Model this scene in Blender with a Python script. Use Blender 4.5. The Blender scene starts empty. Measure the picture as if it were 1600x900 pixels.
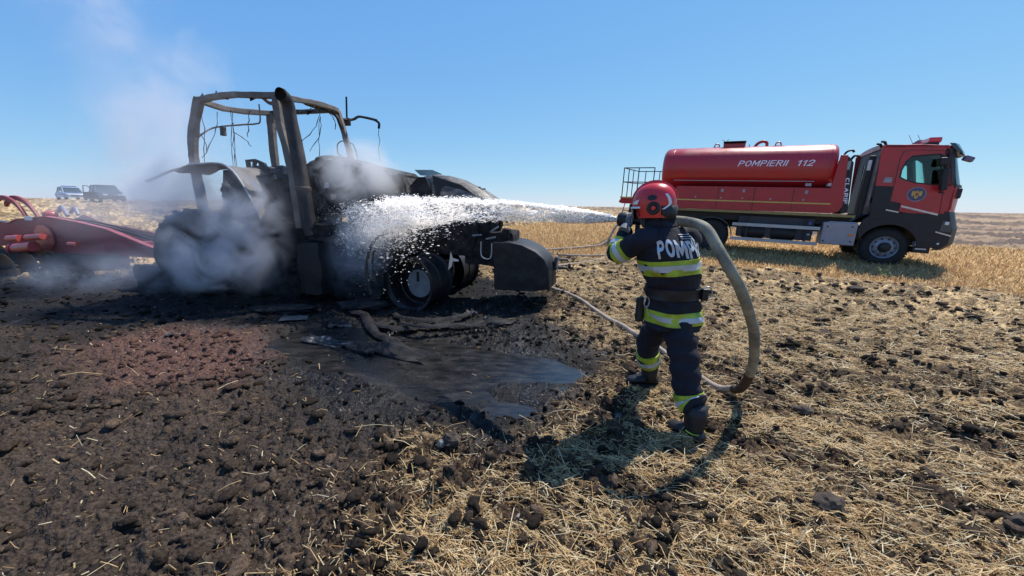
import bpy, bmesh, math, random
import numpy as np
from mathutils import Vector, Matrix, noise as mnoise
from mathutils.geometry import tessellate_polygon

random.seed(7)
R = math.radians
S = bpy.context.scene
COL = S.collection

# ------------------------------------------------------------------ camera
cam = bpy.data.cameras.new("camera")
cam.sensor_width = 36.0
cam.lens = 580.0 / 1600.0 * 36.0
cam.clip_start = 0.05
cam.clip_end = 12000
camo = bpy.data.objects.new("camera", cam)
COL.objects.link(camo)
camo.matrix_world = (Matrix.Translation((0, 0, 1.68)) @ Matrix.Rotation(R(90 - 12.538), 4, 'X')
                     @ Matrix.Rotation(R(0.895), 4, 'Z'))
S.camera = camo

# ------------------------------------------------------------------ sky, sun, exposure
SUN_AZ = R(47)      # clockwise from +Y (ahead of the camera), so ahead and to the right
SUN_EL = R(57)
w = bpy.data.worlds.new("World")
S.world = w
w.use_nodes = True
nt = w.node_tree
nt.nodes.clear()
out = nt.nodes.new("ShaderNodeOutputWorld")
bg = nt.nodes.new("ShaderNodeBackground")
sky = nt.nodes.new("ShaderNodeTexSky")
sky.sky_type = 'NISHITA'
sky.sun_disc = False
sky.sun_elevation = SUN_EL
sky.sun_rotation = SUN_AZ
sky.altitude = 100
sky.air_density = 1.0
sky.dust_density = 0.0
sky.ozone_density = 10.0
bg.inputs[1].default_value = 0.15
# tone curve per channel: a hazy summer sky is flatter from zenith to horizon than the raw model
sep = nt.nodes.new("ShaderNodeSeparateColor")
cmb = nt.nodes.new("ShaderNodeCombineColor")
nt.links.new(sky.outputs[0], sep.inputs[0])
for ch, (ga, gg) in enumerate(((.606, .733), (.670, .530), (.795, .200))):
    pw = nt.nodes.new("ShaderNodeMath"); pw.operation = 'POWER'; pw.inputs[1].default_value = gg
    ml = nt.nodes.new("ShaderNodeMath"); ml.operation = 'MULTIPLY'; ml.inputs[1].default_value = ga * .15 ** gg / .15
    nt.links.new(sep.outputs[ch], pw.inputs[0]); nt.links.new(pw.outputs[0], ml.inputs[0]); nt.links.new(ml.outputs[0], cmb.inputs[ch])
nt.links.new(cmb.outputs[0], bg.inputs[0])
nt.links.new(bg.outputs[0], out.inputs[0])
sl = bpy.data.lights.new("sun", 'SUN')
sl.energy = 5.0
sl.angle = R(0.53)
sl.color = (1.0, 0.95, 0.87)
so = bpy.data.objects.new("sun", sl)
COL.objects.link(so)
sdir = Vector((math.sin(SUN_AZ) * math.cos(SUN_EL), math.cos(SUN_AZ) * math.cos(SUN_EL), math.sin(SUN_EL)))
so.rotation_euler = sdir.to_track_quat('Z', 'Y').to_euler()
so.location = (6, 6, 14)
S.view_settings.view_transform = 'Standard'
S.view_settings.look = 'None'
S.view_settings.exposure = 0.16
S.view_settings.gamma = 1.0
S.cycles.volume_step_rate = 1.0
S.cycles.volume_max_steps = 48
S.cycles.volume_bounces = 3
S.cycles.max_bounces = 7
S.cycles.transparent_max_bounces = 16
S.cycles.use_denoising = True

# ------------------------------------------------------------------ materials
MATS = {}
def mat(name, c1, c2=None, scale=6.0, rough=0.6, metal=0.0, bump=0.0, bscale=None, spec=0.5, coat=0.0,
        attr=None, detail=6.0, ramp=(0.35, 0.65), rough2=None, emit=None, stretch=None, alpha=None, trans=0.0):
    """procedural principled material: two colours mixed by noise, optional bump / attribute colour"""
    if name in MATS:
        return MATS[name]
    m = bpy.data.materials.new(name)
    m.use_nodes = True
    t = m.node_tree
    b = t.nodes["Principled BSDF"]
    b.inputs["Roughness"].default_value = rough
    b.inputs["Metallic"].default_value = metal
    b.inputs["Specular IOR Level"].default_value = spec
    b.inputs["Coat Weight"].default_value = coat
    b.inputs["Coat Roughness"].default_value = 0.08
    b.inputs["Transmission Weight"].default_value = trans
    tc = t.nodes.new("ShaderNodeTexCoord")
    src = tc.outputs["Object"]
    if stretch:
        mp = t.nodes.new("ShaderNodeMapping")
        mp.inputs["Scale"].default_value = stretch
        t.links.new(src, mp.inputs[0])
        src = mp.outputs[0]
    nz = t.nodes.new("ShaderNodeTexNoise")
    nz.inputs["Scale"].default_value = scale
    nz.inputs["Detail"].default_value = detail
    nz.inputs["Roughness"].default_value = 0.62
    t.links.new(src, nz.inputs["Vector"])
    mr = t.nodes.new("ShaderNodeMapRange")
    mr.inputs[1].default_value = ramp[0]
    mr.inputs[2].default_value = ramp[1]
    t.links.new(nz.outputs[0], mr.inputs[0])
    mx = t.nodes.new("ShaderNodeMix")
    mx.data_type = 'RGBA'
    mx.inputs[6].default_value = (*c1, 1)
    mx.inputs[7].default_value = (*(c2 or [k * 0.75 for k in c1]), 1)
    t.links.new(mr.outputs[0], mx.inputs[0])
    col = mx.outputs[2]
    if attr:
        at = t.nodes.new("ShaderNodeAttribute")
        at.attribute_name = attr
        mm = t.nodes.new("ShaderNodeMix")
        mm.data_type = 'RGBA'
        mm.blend_type = 'MULTIPLY'
        mm.inputs[0].default_value = 1.0
        t.links.new(at.outputs["Color"], mm.inputs[6])
        t.links.new(col, mm.inputs[7])
        col = mm.outputs[2]
    t.links.new(col, b.inputs["Base Color"])
    if rough2 is not None:
        m2 = t.nodes.new("ShaderNodeMapRange")
        m2.inputs[1].default_value = ramp[0]
        m2.inputs[2].default_value = ramp[1]
        m2.inputs[3].default_value = rough
        m2.inputs[4].default_value = rough2
        t.links.new(nz.outputs[0], m2.inputs[0])
        t.links.new(m2.outputs[0], b.inputs["Roughness"])
    if bump:
        n2 = t.nodes.new("ShaderNodeTexNoise")
        n2.inputs["Scale"].default_value = bscale or scale * 5
        n2.inputs["Detail"].default_value = 5
        t.links.new(src, n2.inputs["Vector"])
        bp = t.nodes.new("ShaderNodeBump")
        bp.inputs["Strength"].default_value = 1.0
        bp.inputs["Distance"].default_value = bump
        t.links.new(n2.outputs[0], bp.inputs["Height"])
        t.links.new(bp.outputs[0], b.inputs["Normal"])
    if alpha is not None:
        b.inputs["Alpha"].default_value = alpha
    MATS[name] = m
    return m

def thin(m, amount=.35):
    """let light through thin dry stalks"""
    t = m.node_tree; b = t.nodes["Principled BSDF"]; o = [n for n in t.nodes if n.type == 'OUTPUT_MATERIAL'][0]
    tl = t.nodes.new("ShaderNodeBsdfTranslucent"); mx = t.nodes.new("ShaderNodeMixShader"); mx.inputs[0].default_value = amount
    src = b.inputs["Base Color"].links[0].from_socket
    t.links.new(src, tl.inputs[0]); t.links.new(b.outputs[0], mx.inputs[1]); t.links.new(tl.outputs[0], mx.inputs[2])
    t.links.new(mx.outputs[0], o.inputs[0])
    return m

def glass_mat(name, tint, alpha=0.35):
    m = bpy.data.materials.new(name)
    m.use_nodes = True
    t = m.node_tree
    t.nodes.clear()
    o = t.nodes.new("ShaderNodeOutputMaterial")
    tr = t.nodes.new("ShaderNodeBsdfTransparent")
    tr.inputs[0].default_value = (*tint, 1)
    gl = t.nodes.new("ShaderNodeBsdfGlossy")
    gl.inputs["Roughness"].default_value = 0.03
    mx = t.nodes.new("ShaderNodeMixShader")
    fr = t.nodes.new("ShaderNodeFresnel")
    fr.inputs[0].default_value = 1.45
    t.links.new(fr.outputs[0], mx.inputs[0])
    t.links.new(tr.outputs[0], mx.inputs[1])
    t.links.new(gl.outputs[0], mx.inputs[2])
    t.links.new(mx.outputs[0], o.inputs[0])
    return m

M = dict(
    soot=mat("soot", (.007, .007, .009), (.030, .028, .029), 7, .85, bump=.006, rough2=.65, spec=.18),
    soot_smooth=mat("soot_smooth", (.006, .006, .009), (.020, .019, .022), 5, .5, bump=.003, spec=.35),
    ash=mat("ash_sheet", (.02, .019, .02), (.26, .24, .23), 9, .7, bump=.006, ramp=(.5, .74)),
    steel_burnt=mat("scorched_steel", (.085, .068, .055), (.19, .165, .145), 5, .7, bump=.003, ramp=(.3, .7)),
    steel_dark=mat("dark_scorched_steel", (.03, .024, .022), (.09, .065, .05), 6, .65, bump=.003),
    hoodm=mat("scorched_hood_sheet", (.035, .030, .028), (.30, .25, .205), 5, .5, bump=.004, ramp=(.4, .72), stretch=(1, 5, 3)),
    pale=mat("hub_plate", (.20, .215, .235), (.13, .14, .15), 7, .6, bump=.002),
    rubber=mat("rubber", (.009, .009, .010), (.020, .019, .018), 9, .8, bump=.002),
    red=mat("red_paint", (.46, .012, .020), (.34, .024, .026), 3.5, .33, coat=.2, rough2=.5, bump=.0008, bscale=4),
    redd=mat("red_panel_paint", (.42, .012, .018), (.33, .011, .016), 2.5, .42, coat=.15, bump=.0006),
    implement=mat("implement_red", (.33, .030, .050), (.22, .055, .055), 5, .6, coat=.0, bump=.0006),
    implement2=mat("implement_cylinder_paint", (.55, .10, .09), (.42, .07, .065), 6, .35, coat=.2),
    black=mat("black_plastic", (.006, .0065, .009), (.013, .013, .016), 5, .55, bump=.0006),
    chassis=mat("chassis_black", (.008, .009, .012), (.018, .018, .019), 4, .6),
    alu=mat("aluminium", (.42, .43, .45), (.34, .35, .36), 3, .42, metal=.4),
    silver=mat("silver_box", (.33, .32, .36), (.27, .26, .29), 3, .5, metal=.3),
    white=mat("white_paint", (.75, .75, .77), (.66, .66, .68), 3, .45),
    tape=mat("pale_reflective_tape", (.72, .62, .55), (.6, .52, .46), 8, .5),
    yellow=mat("yellow_tape", (.62, .42, .10), (.5, .33, .08), 8, .5),
    orange=mat("orange_lens", (.85, .20, .02), (.75, .16, .02), 8, .3),
    navy=mat("navy_turnout_cloth", (.0028, .0034, .010), (.008, .009, .020), 14, .85, bump=.006, bscale=22),
    hivis=mat("lime_reflective_tape", (.44, .56, .035), (.24, .30, .03), 12, .5, bump=.0006),
    refl=mat("silver_reflective_tape", (.52, .57, .62), (.44, .48, .53), 30, .4, bump=.0006, metal=.1),
    helmet=mat("red_helmet_shell", (.62, .012, .015), (.40, .02, .02), 9, .3, coat=.3, rough2=.5, ramp=(.45, .75)),
    glove=mat("grey_leather_glove", (.20, .22, .25), (.10, .11, .13), 20, .7, bump=.002),
    skin=mat("skin", (.42, .24, .17), (.36, .2, .14), 12, .55),
    hair=mat("dark_hair", (.02, .015, .012), None, 12, .6),
    hose=mat("canvas_hose", (.30, .275, .20), (.10, .09, .07), 7, .85, bump=.004, bscale=70, ramp=(.38, .68)),
    hose2=mat("pale_canvas_hose", (.42, .33, .26), (.26, .20, .15), 9, .82, bump=.003, bscale=60),
    mud=mat("hose_mud", (.07, .035, .02), (.04, .02, .012), 12, .85, bump=.004),
    gold=mat("emblem_gold", (.52, .38, .10), (.4, .28, .07), 9, .5),
    blue=mat("police_blue", (.02, .10, .42), (.02, .08, .36), 4, .4, coat=.3),
    emblemblue=mat("emblem_blue", (.05, .055, .13), (.07, .075, .16), 6, .5),
    darkcar=mat("dark_car_paint", (.018, .022, .028), (.026, .03, .036), 4, .3, coat=.4),
    carglass=mat("car_glass", (.02, .05, .06), (.03, .07, .08), 3, .08, spec=.8),
    leaf=mat("weed_leaf", (.10, .17, .03), (.15, .2, .05), 10, .7),
    stone=mat("pale_stone", (.34, .31, .27), (.22, .2, .17), 18, .85, bump=.004),
    clodm=mat("big_clod", (.045, .034, .026), (.085, .062, .045), 14, .95, bump=.012, bscale=45),
    tank=mat("tank_red_paint", (.46, .014, .022), (.36, .030, .030), 2.6, .30, coat=.2, rough2=.46, bump=.0008, bscale=3),
)
GLASS = glass_mat("cab_glass", (.76, .93, .90))
VIS = glass_mat("clear_visor", (.8, .8, .8))

# ------------------------------------------------------------------ object helpers
def link(o):
    COL.objects.link(o)
    return o
def tag(o, label=None, cat=None, group=None, kind=None):
    if label: o["label"] = label
    if cat: o["category"] = cat
    if group: o["group"] = group
    if kind: o["kind"] = kind
    return o
def empty(name, loc=(0, 0, 0), rot=(0, 0, 0), label=None, cat=None, group=None):
    o = link(bpy.data.objects.new(name, None))
    o.location = loc
    o.rotation_euler = rot
    o.empty_display_size = .2
    return tag(o, label, cat, group)
def copy_tree(o, parent=None):
    c = o.copy()
    COL.objects.link(c)
    c.parent = parent
    for ch in [k for k in bpy.data.objects if k.parent == o]:
        copy_tree(ch, c)
    return c

class MB:
    def __init__(s):
        s.v = []; s.f = []
    def add(s, v, f):
        n = len(s.v)
        s.v += [tuple(p) for p in v]
        s.f += [tuple(i + n for i in q) for q in f]
        return s
    def box(s, c, d, rot=None):
        x, y, z = (k / 2 for k in d)
        P = [Vector((a * x, b * y, e * z)) for a in (-1, 1) for b in (-1, 1) for e in (-1, 1)]
        if rot is not None:
            P = [rot @ p for p in P]
        P = [p + Vector(c) for p in P]
        return s.add(P, [(0, 1, 3, 2), (4, 6, 7, 5), (0, 4, 5, 1), (2, 3, 7, 6), (0, 2, 6, 4), (1, 5, 7, 3)])
    def b2(s, lo, hi):
        return s.box([(a + b) / 2 for a, b in zip(lo, hi)], [abs(b - a) for a, b in zip(lo, hi)])
    def loft(s, rings, closed=True, caps=True):
        n = len(rings[0]); V = [p for r in rings for p in r]; F = []
        for i in range(len(rings) - 1):
            for j in range(n if closed else n - 1):
                k = (j + 1) % n
                F.append((i * n + j, i * n + k, (i + 1) * n + k, (i + 1) * n + j))
        if caps and closed:
            F.append(tuple(range(n - 1, -1, -1)))
            F.append(tuple((len(rings) - 1) * n + j for j in range(n)))
        return s.add(V, F)
    def tube(s, pts, r, n=8, caps=True, flat=None):
        pts = [Vector(p) for p in pts]
        if not hasattr(r, '__len__'): r = [r] * len(pts)
        rings = []; up = None
        for i, p in enumerate(pts):
            t = (pts[min(i + 1, len(pts) - 1)] - pts[max(i - 1, 0)]).normalized()
            if up is None:
                up = Vector((0, 0, 1)) if abs(t.z) < .9 else Vector((1, 0, 0))
            a = t.cross(up)
            if a.length < 1e-4: a = t.cross(Vector((0, 1, 0)))
            a.normalize(); b = a.cross(t).normalized(); up = b
            rings.append([p + (a * math.cos(q) + b * math.sin(q) * (flat or 1)) * r[i]
                          for q in (2 * math.pi * k / n for k in range(n))])
        return s.loft(rings, True, caps)
    def lathe(s, prof, n=24, axis='y', c=(0, 0, 0), caps=False):
        """prof: list of (radius, position along axis)"""
        c = Vector(c); rings = []
        for r, h in prof:
            ring = []
            for k in range(n):
                q = 2 * math.pi * k / n
                u, v = r * math.cos(q), r * math.sin(q)
                ring.append(c + Vector({'y': (u, h, v), 'x': (h, u, v), 'z': (u, v, h)}[axis]))
            rings.append(ring)
        return s.loft(rings, True, caps)
    def plate(s, outer, holes=(), axis='y', at=0., th=.02):
        """flat polygon (2D) with holes, given thickness; axis y: (x,z) points"""
        loops = [list(outer)] + [list(h) for h in holes]
        def P(u, v, d):
            return {'y': (u, d, v), 'x': (d, u, v), 'z': (u, v, d)}[axis]
        tri = tessellate_polygon([[Vector((u, v, 0)) for u, v in L] for L in loops])
        flat = [p for L in loops for p in L]; n = len(flat)
        V = [P(u, v, at) for u, v in flat] + [P(u, v, at + th) for u, v in flat]
        F = [tuple(t) for t in tri] + [tuple(i + n for i in reversed(t)) for t in tri]
        o = 0
        for L in loops:
            k = len(L)
            for i in range(k):
                j = (i + 1) % k
                F.append((o + i, o + j, o + j + n, o + i + n))
            o += k
        return s.add(V, F)
    def ball(s, c, r, n=10, m=7):
        if not hasattr(r, '__len__'): r = (r, r, r)
        rings = []
        for i in range(m + 1):
            a = -math.pi / 2 + math.pi * (i + .0) / m
            a = max(-math.pi / 2 + .02, min(math.pi / 2 - .02, a))
            rings.append([(c[0] + r[0] * math.cos(a) * math.cos(q), c[1] + r[1] * math.cos(a) * math.sin(q),
                           c[2] + r[2] * math.sin(a)) for q in (2 * math.pi * k / n for k in range(n))])
        return s.loft(rings)
    def build(s, name, m, parent=None, smooth=None, bevel=0, sub=0, fix=True):
        me = bpy.data.meshes.new(name)
        me.from_pydata(s.v, [], s.f)
        if fix:
            bm = bmesh.new(); bm.from_mesh(me)
            bmesh.ops.recalc_face_normals(bm, faces=bm.faces)
            bm.to_mesh(me); bm.free()
        me.materials.append(m)
        o = link(bpy.data.objects.new(name, me))
        o.parent = parent
        if bevel:
            b = o.modifiers.new("bevel", 'BEVEL'); b.width = bevel; b.segments = 2
            b.limit_method = 'ANGLE'; b.angle_limit = R(40)
        if sub:
            b = o.modifiers.new("sub", 'SUBSURF'); b.levels = sub; b.render_levels = sub
        if smooth is not None:
            me.polygons.foreach_set("use_smooth", [True] * len(me.polygons))
            if smooth < 180:
                me.set_sharp_from_angle(angle=R(smooth))
        return o

def wobble(mb, amp, sc=3., seed=0):
    o = Vector((seed * 3.1, seed * 1.7, seed * 5.3))
    mb.v = [tuple(Vector(p) + mnoise.noise_vector(Vector(p) * sc + o) * amp) for p in mb.v]
    return mb
def lump(c, d, seed, amp=.12, n=7, sc=2.5):
    """crumpled, roughly boxy charred mass"""
    mb = MB(); c = Vector(c)
    for ax in range(3):
        for sg in (-1, 1):
            V = []; F = []
            for i in range(n + 1):
                for j in range(n + 1):
                    a, b = -1 + 2 * i / n, -1 + 2 * j / n
                    p = [0, 0, 0]; p[ax] = sg; p[(ax + 1) % 3] = a; p[(ax + 2) % 3] = b
                    q = Vector(p); q = q * (1 - .16 * (q.length - 1))
                    q = Vector([q[k] * d[k] / 2 for k in range(3)]) + c
                    q += mnoise.noise_vector(q * sc + Vector((seed, 0, seed))) * amp
                    q += mnoise.noise_vector(q * sc * 4 + Vector((seed, 9, seed))) * amp * .35
                    V.append(q)
            for i in range(n):
                for j in range(n):
                    a = i * (n + 1) + j
                    F.append((a, a + 1, a + n + 2, a + n + 1))
            mb.add(V, F)
    return mb
def bez(pts, k=6):
    """Catmull-Rom through points"""
    P = [Vector(p) for p in pts]; o = []
    for i in range(len(P) - 1):
        a, b, c, d = P[max(i - 1, 0)], P[i], P[i + 1], P[min(i + 2, len(P) - 1)]
        for j in range(k):
            t = j / k
            o.append(.5 * ((2 * b) + (c - a) * t + (2 * a - 5 * b + 4 * c - d) * t * t + (3 * b - a - 3 * c + d) * t ** 3))
    o.append(P[-1])
    return o

def arc(cx, cy, rx, ry, a0, a1, n=9):
    return [(cx + rx * math.cos(R(a0 + (a1 - a0) * i / n)), cy + ry * math.sin(R(a0 + (a1 - a0) * i / n))) for i in range(n + 1)]
GLYPH = {   # centre lines of sans-serif capitals: width, strokes
    'P': (.58, [[(0, 0), (0, 1)], [(.08, 1), (.30, 1)] + arc(.30, .75, .28, .25, 80, -80) + [(.30, .5), (.08, .5)]]),
    'O': (.66, [arc(.33, .5, .33, .5, 90, 450, 20)]),
    'M': (.78, [[(0, 0), (0, 1)], [(.06, 1), (.39, .28), (.72, 1)], [(.78, 1), (.78, 0)]]),
    'I': (.0, [[(0, 0), (0, 1)]]),
    'E': (.52, [[(0, 0), (0, 1)], [(.08, 1), (.52, 1)], [(.08, .52), (.48, .52)], [(.08, 0), (.52, 0)]]),
    'R': (.60, [[(0, 0), (0, 1)], [(.08, 1), (.30, 1)] + arc(.30, .76, .28, .24, 80, -80) + [(.30, .52), (.08, .52)], [(.30, .46), (.60, 0)]]),
    'C': (.60, [arc(.32, .5, .32, .5, 50, 310, 14)]),
    'L': (.50, [[(0, 1), (0, 0), (.5, 0)]]),
    'A': (.66, [[(0, 0), (.33, 1), (.66, 0)], [(.16, .34), (.50, .34)]]),
    'F': (.50, [[(0, 0), (0, 1)], [(.08, 1), (.50, 1)], [(.08, .52), (.44, .52)]]),
    '1': (.26, [[(0, .76), (.24, 1), (.26, 0)]]),
    '2': (.56, [[(0, .74)] + arc(.28, .72, .28, .28, 165, -35, 9) + [(.0, .0), (.56, .0)]]),
}
def text_mesh(body, wt=.13, gap=.24, slant=0.):
    """flat lettering as strokes; returns ((u, v, layer) points, faces)"""
    V = []; F = []; x = 0; lay = 0
    for ch in body:
        w_, strokes = GLYPH[ch]
        for st in strokes:
            P = [Vector((st[0][0], st[0][1]))]
            for q in st[1:]:
                q = Vector(q); d = (q - P[-1]); k = max(1, int(d.length / .2)); p0 = P[-1].copy()
                for i in range(1, k + 1): P.append(p0 + d * (i / k))
            n0 = len(V)
            for i, p in enumerate(P):
                t0 = (P[i] - P[i - 1]).normalized() if i else (P[1] - P[0]).normalized()
                t1 = (P[i + 1] - P[i]).normalized() if i < len(P) - 1 else t0
                m_ = (t0 + t1); m_ = m_.normalized() if m_.length > .3 else t0
                nn = Vector((-m_.y, m_.x)); k = wt / 2 / max(.45, nn.dot(Vector((-t0.y, t0.x))))
                e = Vector((0, 0))
                if i == 0: e = -t1 * wt * .45 if len(st) == 2 or st[0][0] != .08 else -t1 * .02
                if i == len(P) - 1: e = t0 * wt * .45
                for sg in (1, -1):
                    q = p + e + nn * k * sg
                    V.append((x + q.x + slant * q.y, min(1 + wt * .5, max(-wt * .5, q.y)), lay))
            for i in range(len(P) - 1):
                F.append((n0 + 2 * i, n0 + 2 * i + 1, n0 + 2 * i + 3, n0 + 2 * i + 2))
            lay += 1
        x += w_ + gap + wt
    xs = [p[0] for p in V]; ys = [p[1] for p in V]; x0, x1, y0, y1 = min(xs), max(xs), min(ys), max(ys)
    return [((p[0] - x0) / (x1 - x0), (p[1] - y0) / (y1 - y0), p[2] % 4) for p in V], F
T_POMP = text_mesh("POMPIERII", .145, .17, .25)
T_112 = text_mesh("112", .15, .20, .25)
T_BACK = text_mesh("POMPIERI", .25, .11)
T_SIDE = text_mesh("CLARIF", .22, .14)

# ------------------------------------------------------------------ numpy noise and terrain
def h2(ix, iy, s):
    a = np.sin(ix * 127.1 + iy * 311.7 + s * 74.7) * 43758.5453
    return a - np.floor(a)
def vn(x, y, s=0):
    ix, iy = np.floor(x), np.floor(y); fx, fy = x - ix, y - iy
    ux, uy = fx * fx * (3 - 2 * fx), fy * fy * (3 - 2 * fy)
    a, b, c, d = h2(ix, iy, s), h2(ix + 1, iy, s), h2(ix, iy + 1, s), h2(ix + 1, iy + 1, s)
    return a + (b - a) * ux + (c - a) * uy + (a - b - c + d) * ux * uy
def fbm(x, y, o=4, s=0):
    t = 0; a = .5; n = 0
    for k in range(o):
        t = t + a * vn(x * 2 ** k + 17.3 * k, y * 2 ** k - 9.1 * k, s + k); n += a; a *= .5
    return t / n
def cell(x, y, s=0):
    ix, iy = np.floor(x), np.floor(y)
    best = np.full(x.shape, 9.); hv = np.zeros(x.shape)
    for dx in (-1, 0, 1):
        for dy in (-1, 0, 1):
            cx, cy = ix + dx, iy + dy
            px, py = cx + h2(cx, cy, s + 11), cy + h2(cx, cy, s + 23)
            d = np.hypot(px - x, py - y); k = d < best
            best = np.where(k, d, best); hv = np.where(k, h2(cx, cy, s + 37), hv)
    return best, hv
TY = np.array([-5000, 5.5, 7, 8.5, 10.7, 12.6, 16, 20, 26, 33, 41, 50, 70, 100, 6000.])
TZ = np.array([0, 0, .015, .06, .17, .28, .47, .70, 1.02, 1.28, 1.42, 1.5, 1.56, 1.60, 1.62])
def base_z(x, y):
    return np.interp(y, TY, TZ)
def sst(a, b, x):
    t = np.clip((x - a) / (b - a), 0, 1)
    return t * t * (3 - 2 * t)
def polydist(x, y, P):
    """signed distance, negative inside"""
    P = np.array(P, float); d = np.full(x.shape, 1e9); ins = np.zeros(x.shape, bool)
    for i in range(len(P)):
        a, b = P[i], P[(i + 1) % len(P)]; e = b - a
        t = np.clip(((x - a[0]) * e[0] + (y - a[1]) * e[1]) / (e @ e), 0, 1)
        d = np.minimum(d, np.hypot(x - a[0] - t * e[0], y - a[1] - t * e[1]))
        c = ((a[1] > y) != (b[1] > y))
        with np.errstate(divide='ignore', invalid='ignore'):
            xi = (b[0] - a[0]) * (y - a[1]) / (b[1] - a[1] + 1e-12) + a[0]
        ins ^= c & (x < xi)
    return np.where(ins, -d, d)
P_BARE = [(-.95, .3), (-1.05, 1.4), (-1.0, 2.1), (-.95, 2.75), (-.15, 2.78), (.62, 3.2), (.72, 3.9), (.45, 4.8), (.3, 5.5), (.1, 6.3), (.3, 7.2), (-2.5, 9.6),
          (-6.6, 8.6), (-7.6, 7.0), (-9.2, 5.9), (-12, 5.2), (-12, .3)]
P_BURN = [(-13, 6.8), (-13, 4.6), (-8.5, 4.5), (-5.6, 4.75), (-3.3, 4.65), (-2.6, 3.5), (-1.6, 2.95), (-1.0, 2.5), (-.1, 2.45), (.7, 2.95), (.95, 3.9), (.65, 4.8), (.5, 5.6), (.75, 6.6), (.6, 7.4), (-1, 8.8), (-6.5, 8.4)]
P_POOL = [(-3.3, 4.3), (-2.8, 5.4), (-1.3, 4.8), (-.3, 4.35), (.6, 4.1), (.95, 3.6), (.75, 3.1), (.1, 2.75), (-.45, 2.75), (-1.1, 3.05), (-2.3, 3.55)]
P_POOL2 = [(.62, 3.02), (.8, 3.0), (1.0, 2.9), (.98, 2.72), (.82, 2.6), (.72, 2.82)]
P_REDD = [(-5.4, 4.0), (-4.6, 4.85), (-3.4, 4.7), (-2.5, 3.85), (-2.6, 3.2), (-3.7, 3.1)]
P_STUB = [(-.6, 13.6), (-.1, 12.6), (1.6, 11.15), (5.2, 10.2), (7.7, 8.8), (10.3, 7.3), (16, 3.6), (40, -8), (46, 6), (19, 13.4), (14, 16.5), (9, 22), (2.4, 21), (-.8, 18)]
def zones(x, y):
    wob = (fbm(x * 1.3, y * 1.3, 4, 5) - .5) * 1.0
    w2 = (fbm(x * 3.5, y * 3.5, 3, 8) - .5) * .4
    bare = 1 - sst(-.25, .3, polydist(x, y, P_BARE) + wob * .6 + w2 * .5)
    burn = 1 - sst(-.3, .35, polydist(x, y, P_BURN) + wob * .5 + w2 * .6)
    pool = np.maximum(1 - sst(-.24, -.02, polydist(x, y, P_POOL) + w2 * .6), 1 - sst(-.10, -.02, polydist(x, y, P_POOL2) + w2 * .1))
    redd = 1 - sst(-.35, .35, polydist(x, y, P_REDD) + wob * .6 + w2)
    stub = 1 - sst(-.15, .15, polydist(x, y, P_STUB) + w2 * .8)
    return bare, burn, pool, redd, stub
# tilled rows run roughly along this direction
RC, RS = math.cos(R(-24)), math.sin(R(-24))
def micro(x, y, Z=None):
    bare, burn, pool, redd, stub = Z if Z is not None else zones(x, y)
    wx, wy = x + (fbm(x * 9, y * 9, 4, 1) - .5) * .16, y + (fbm(x * 9, y * 9, 4, 2) - .5) * .16
    z = (fbm(x * .9, y * .9, 3, 3) - .5) * .10 + (fbm(x * 3.1, y * 3.1, 3, 4) - .5) * (.085 + .05 * (1 - bare))
    for s, a, sd in ((.17, .030 + .040 * (1 - bare), 1), (.085, .026 + .022 * (1 - bare), 2), (.042, .021, 3), (.021, .012, 4)):
        d, h = cell(wx / s, wy / s, sd)
        z = z + a * np.clip(1.0 - d * 1.2, 0, 1) * (h ** 1.4)
    dist = np.hypot(x, y)
    z = z + (fbm(x * 22, y * 22, 4, 6) - .5) * .075 + (np.abs(fbm(x * 9, y * 9, 3, 16) - .5)) * .05
    k = 1 - .35 * burn - .50 * pool * burn - .6 * stub
    k = k * (1 + .8 * sst(8, 16, dist) * (1 - stub))
    z = z * k - .012
    z = z - .045 * pool + .085 * pool * (fbm(x * 2.6, y * 4.2, 4, 31) - .5)
    z = z + .07 * np.exp(-(((x - .12) / .42) ** 2 + ((y - 3.2) / .25) ** 2))       # wet black heap
    z = z - .05 * np.exp(-(((x + .02) / .2) ** 2 + ((y - 2.85) / .12) ** 2))
    return z
def ground_z(x, y):
    x = np.asarray(x, float); y = np.asarray(y, float)
    return base_z(x, y) + micro(x, y)
def gz(x, y):
    return float(ground_z(np.array([x]), np.array([y]))[0])

def fast_mesh(name, V, F, m, colors=None, smooth=False):
    """V Nx3, F MxK"""
    me = bpy.data.meshes.new(name)
    V = np.asarray(V, np.float32); F = np.asarray(F, np.int32); k = F.shape[1]
    me.vertices.add(len(V)); me.vertices.foreach_set("co", V.ravel())
    me.loops.add(F.size); me.loops.foreach_set("vertex_index", F.ravel())
    me.polygons.add(len(F))
    me.polygons.foreach_set("loop_start", np.arange(0, F.size, k, dtype=np.int32))
    me.polygons.foreach_set("loop_total", np.full(len(F), k, np.int32))
    me.update(calc_edges=True)
    if colors is not None:
        ca = me.color_attributes.new("tone", 'FLOAT_COLOR', 'POINT')
        c = np.ones((len(V), 4), np.float32); c[:, :np.shape(colors)[1]] = colors
        ca.data.foreach_set("color", c.ravel())
    if smooth:
        me.polygons.foreach_set("use_smooth", np.ones(len(F), bool))
    me.materials.append(m)
    return link(bpy.data.objects.new(name, me))

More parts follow.
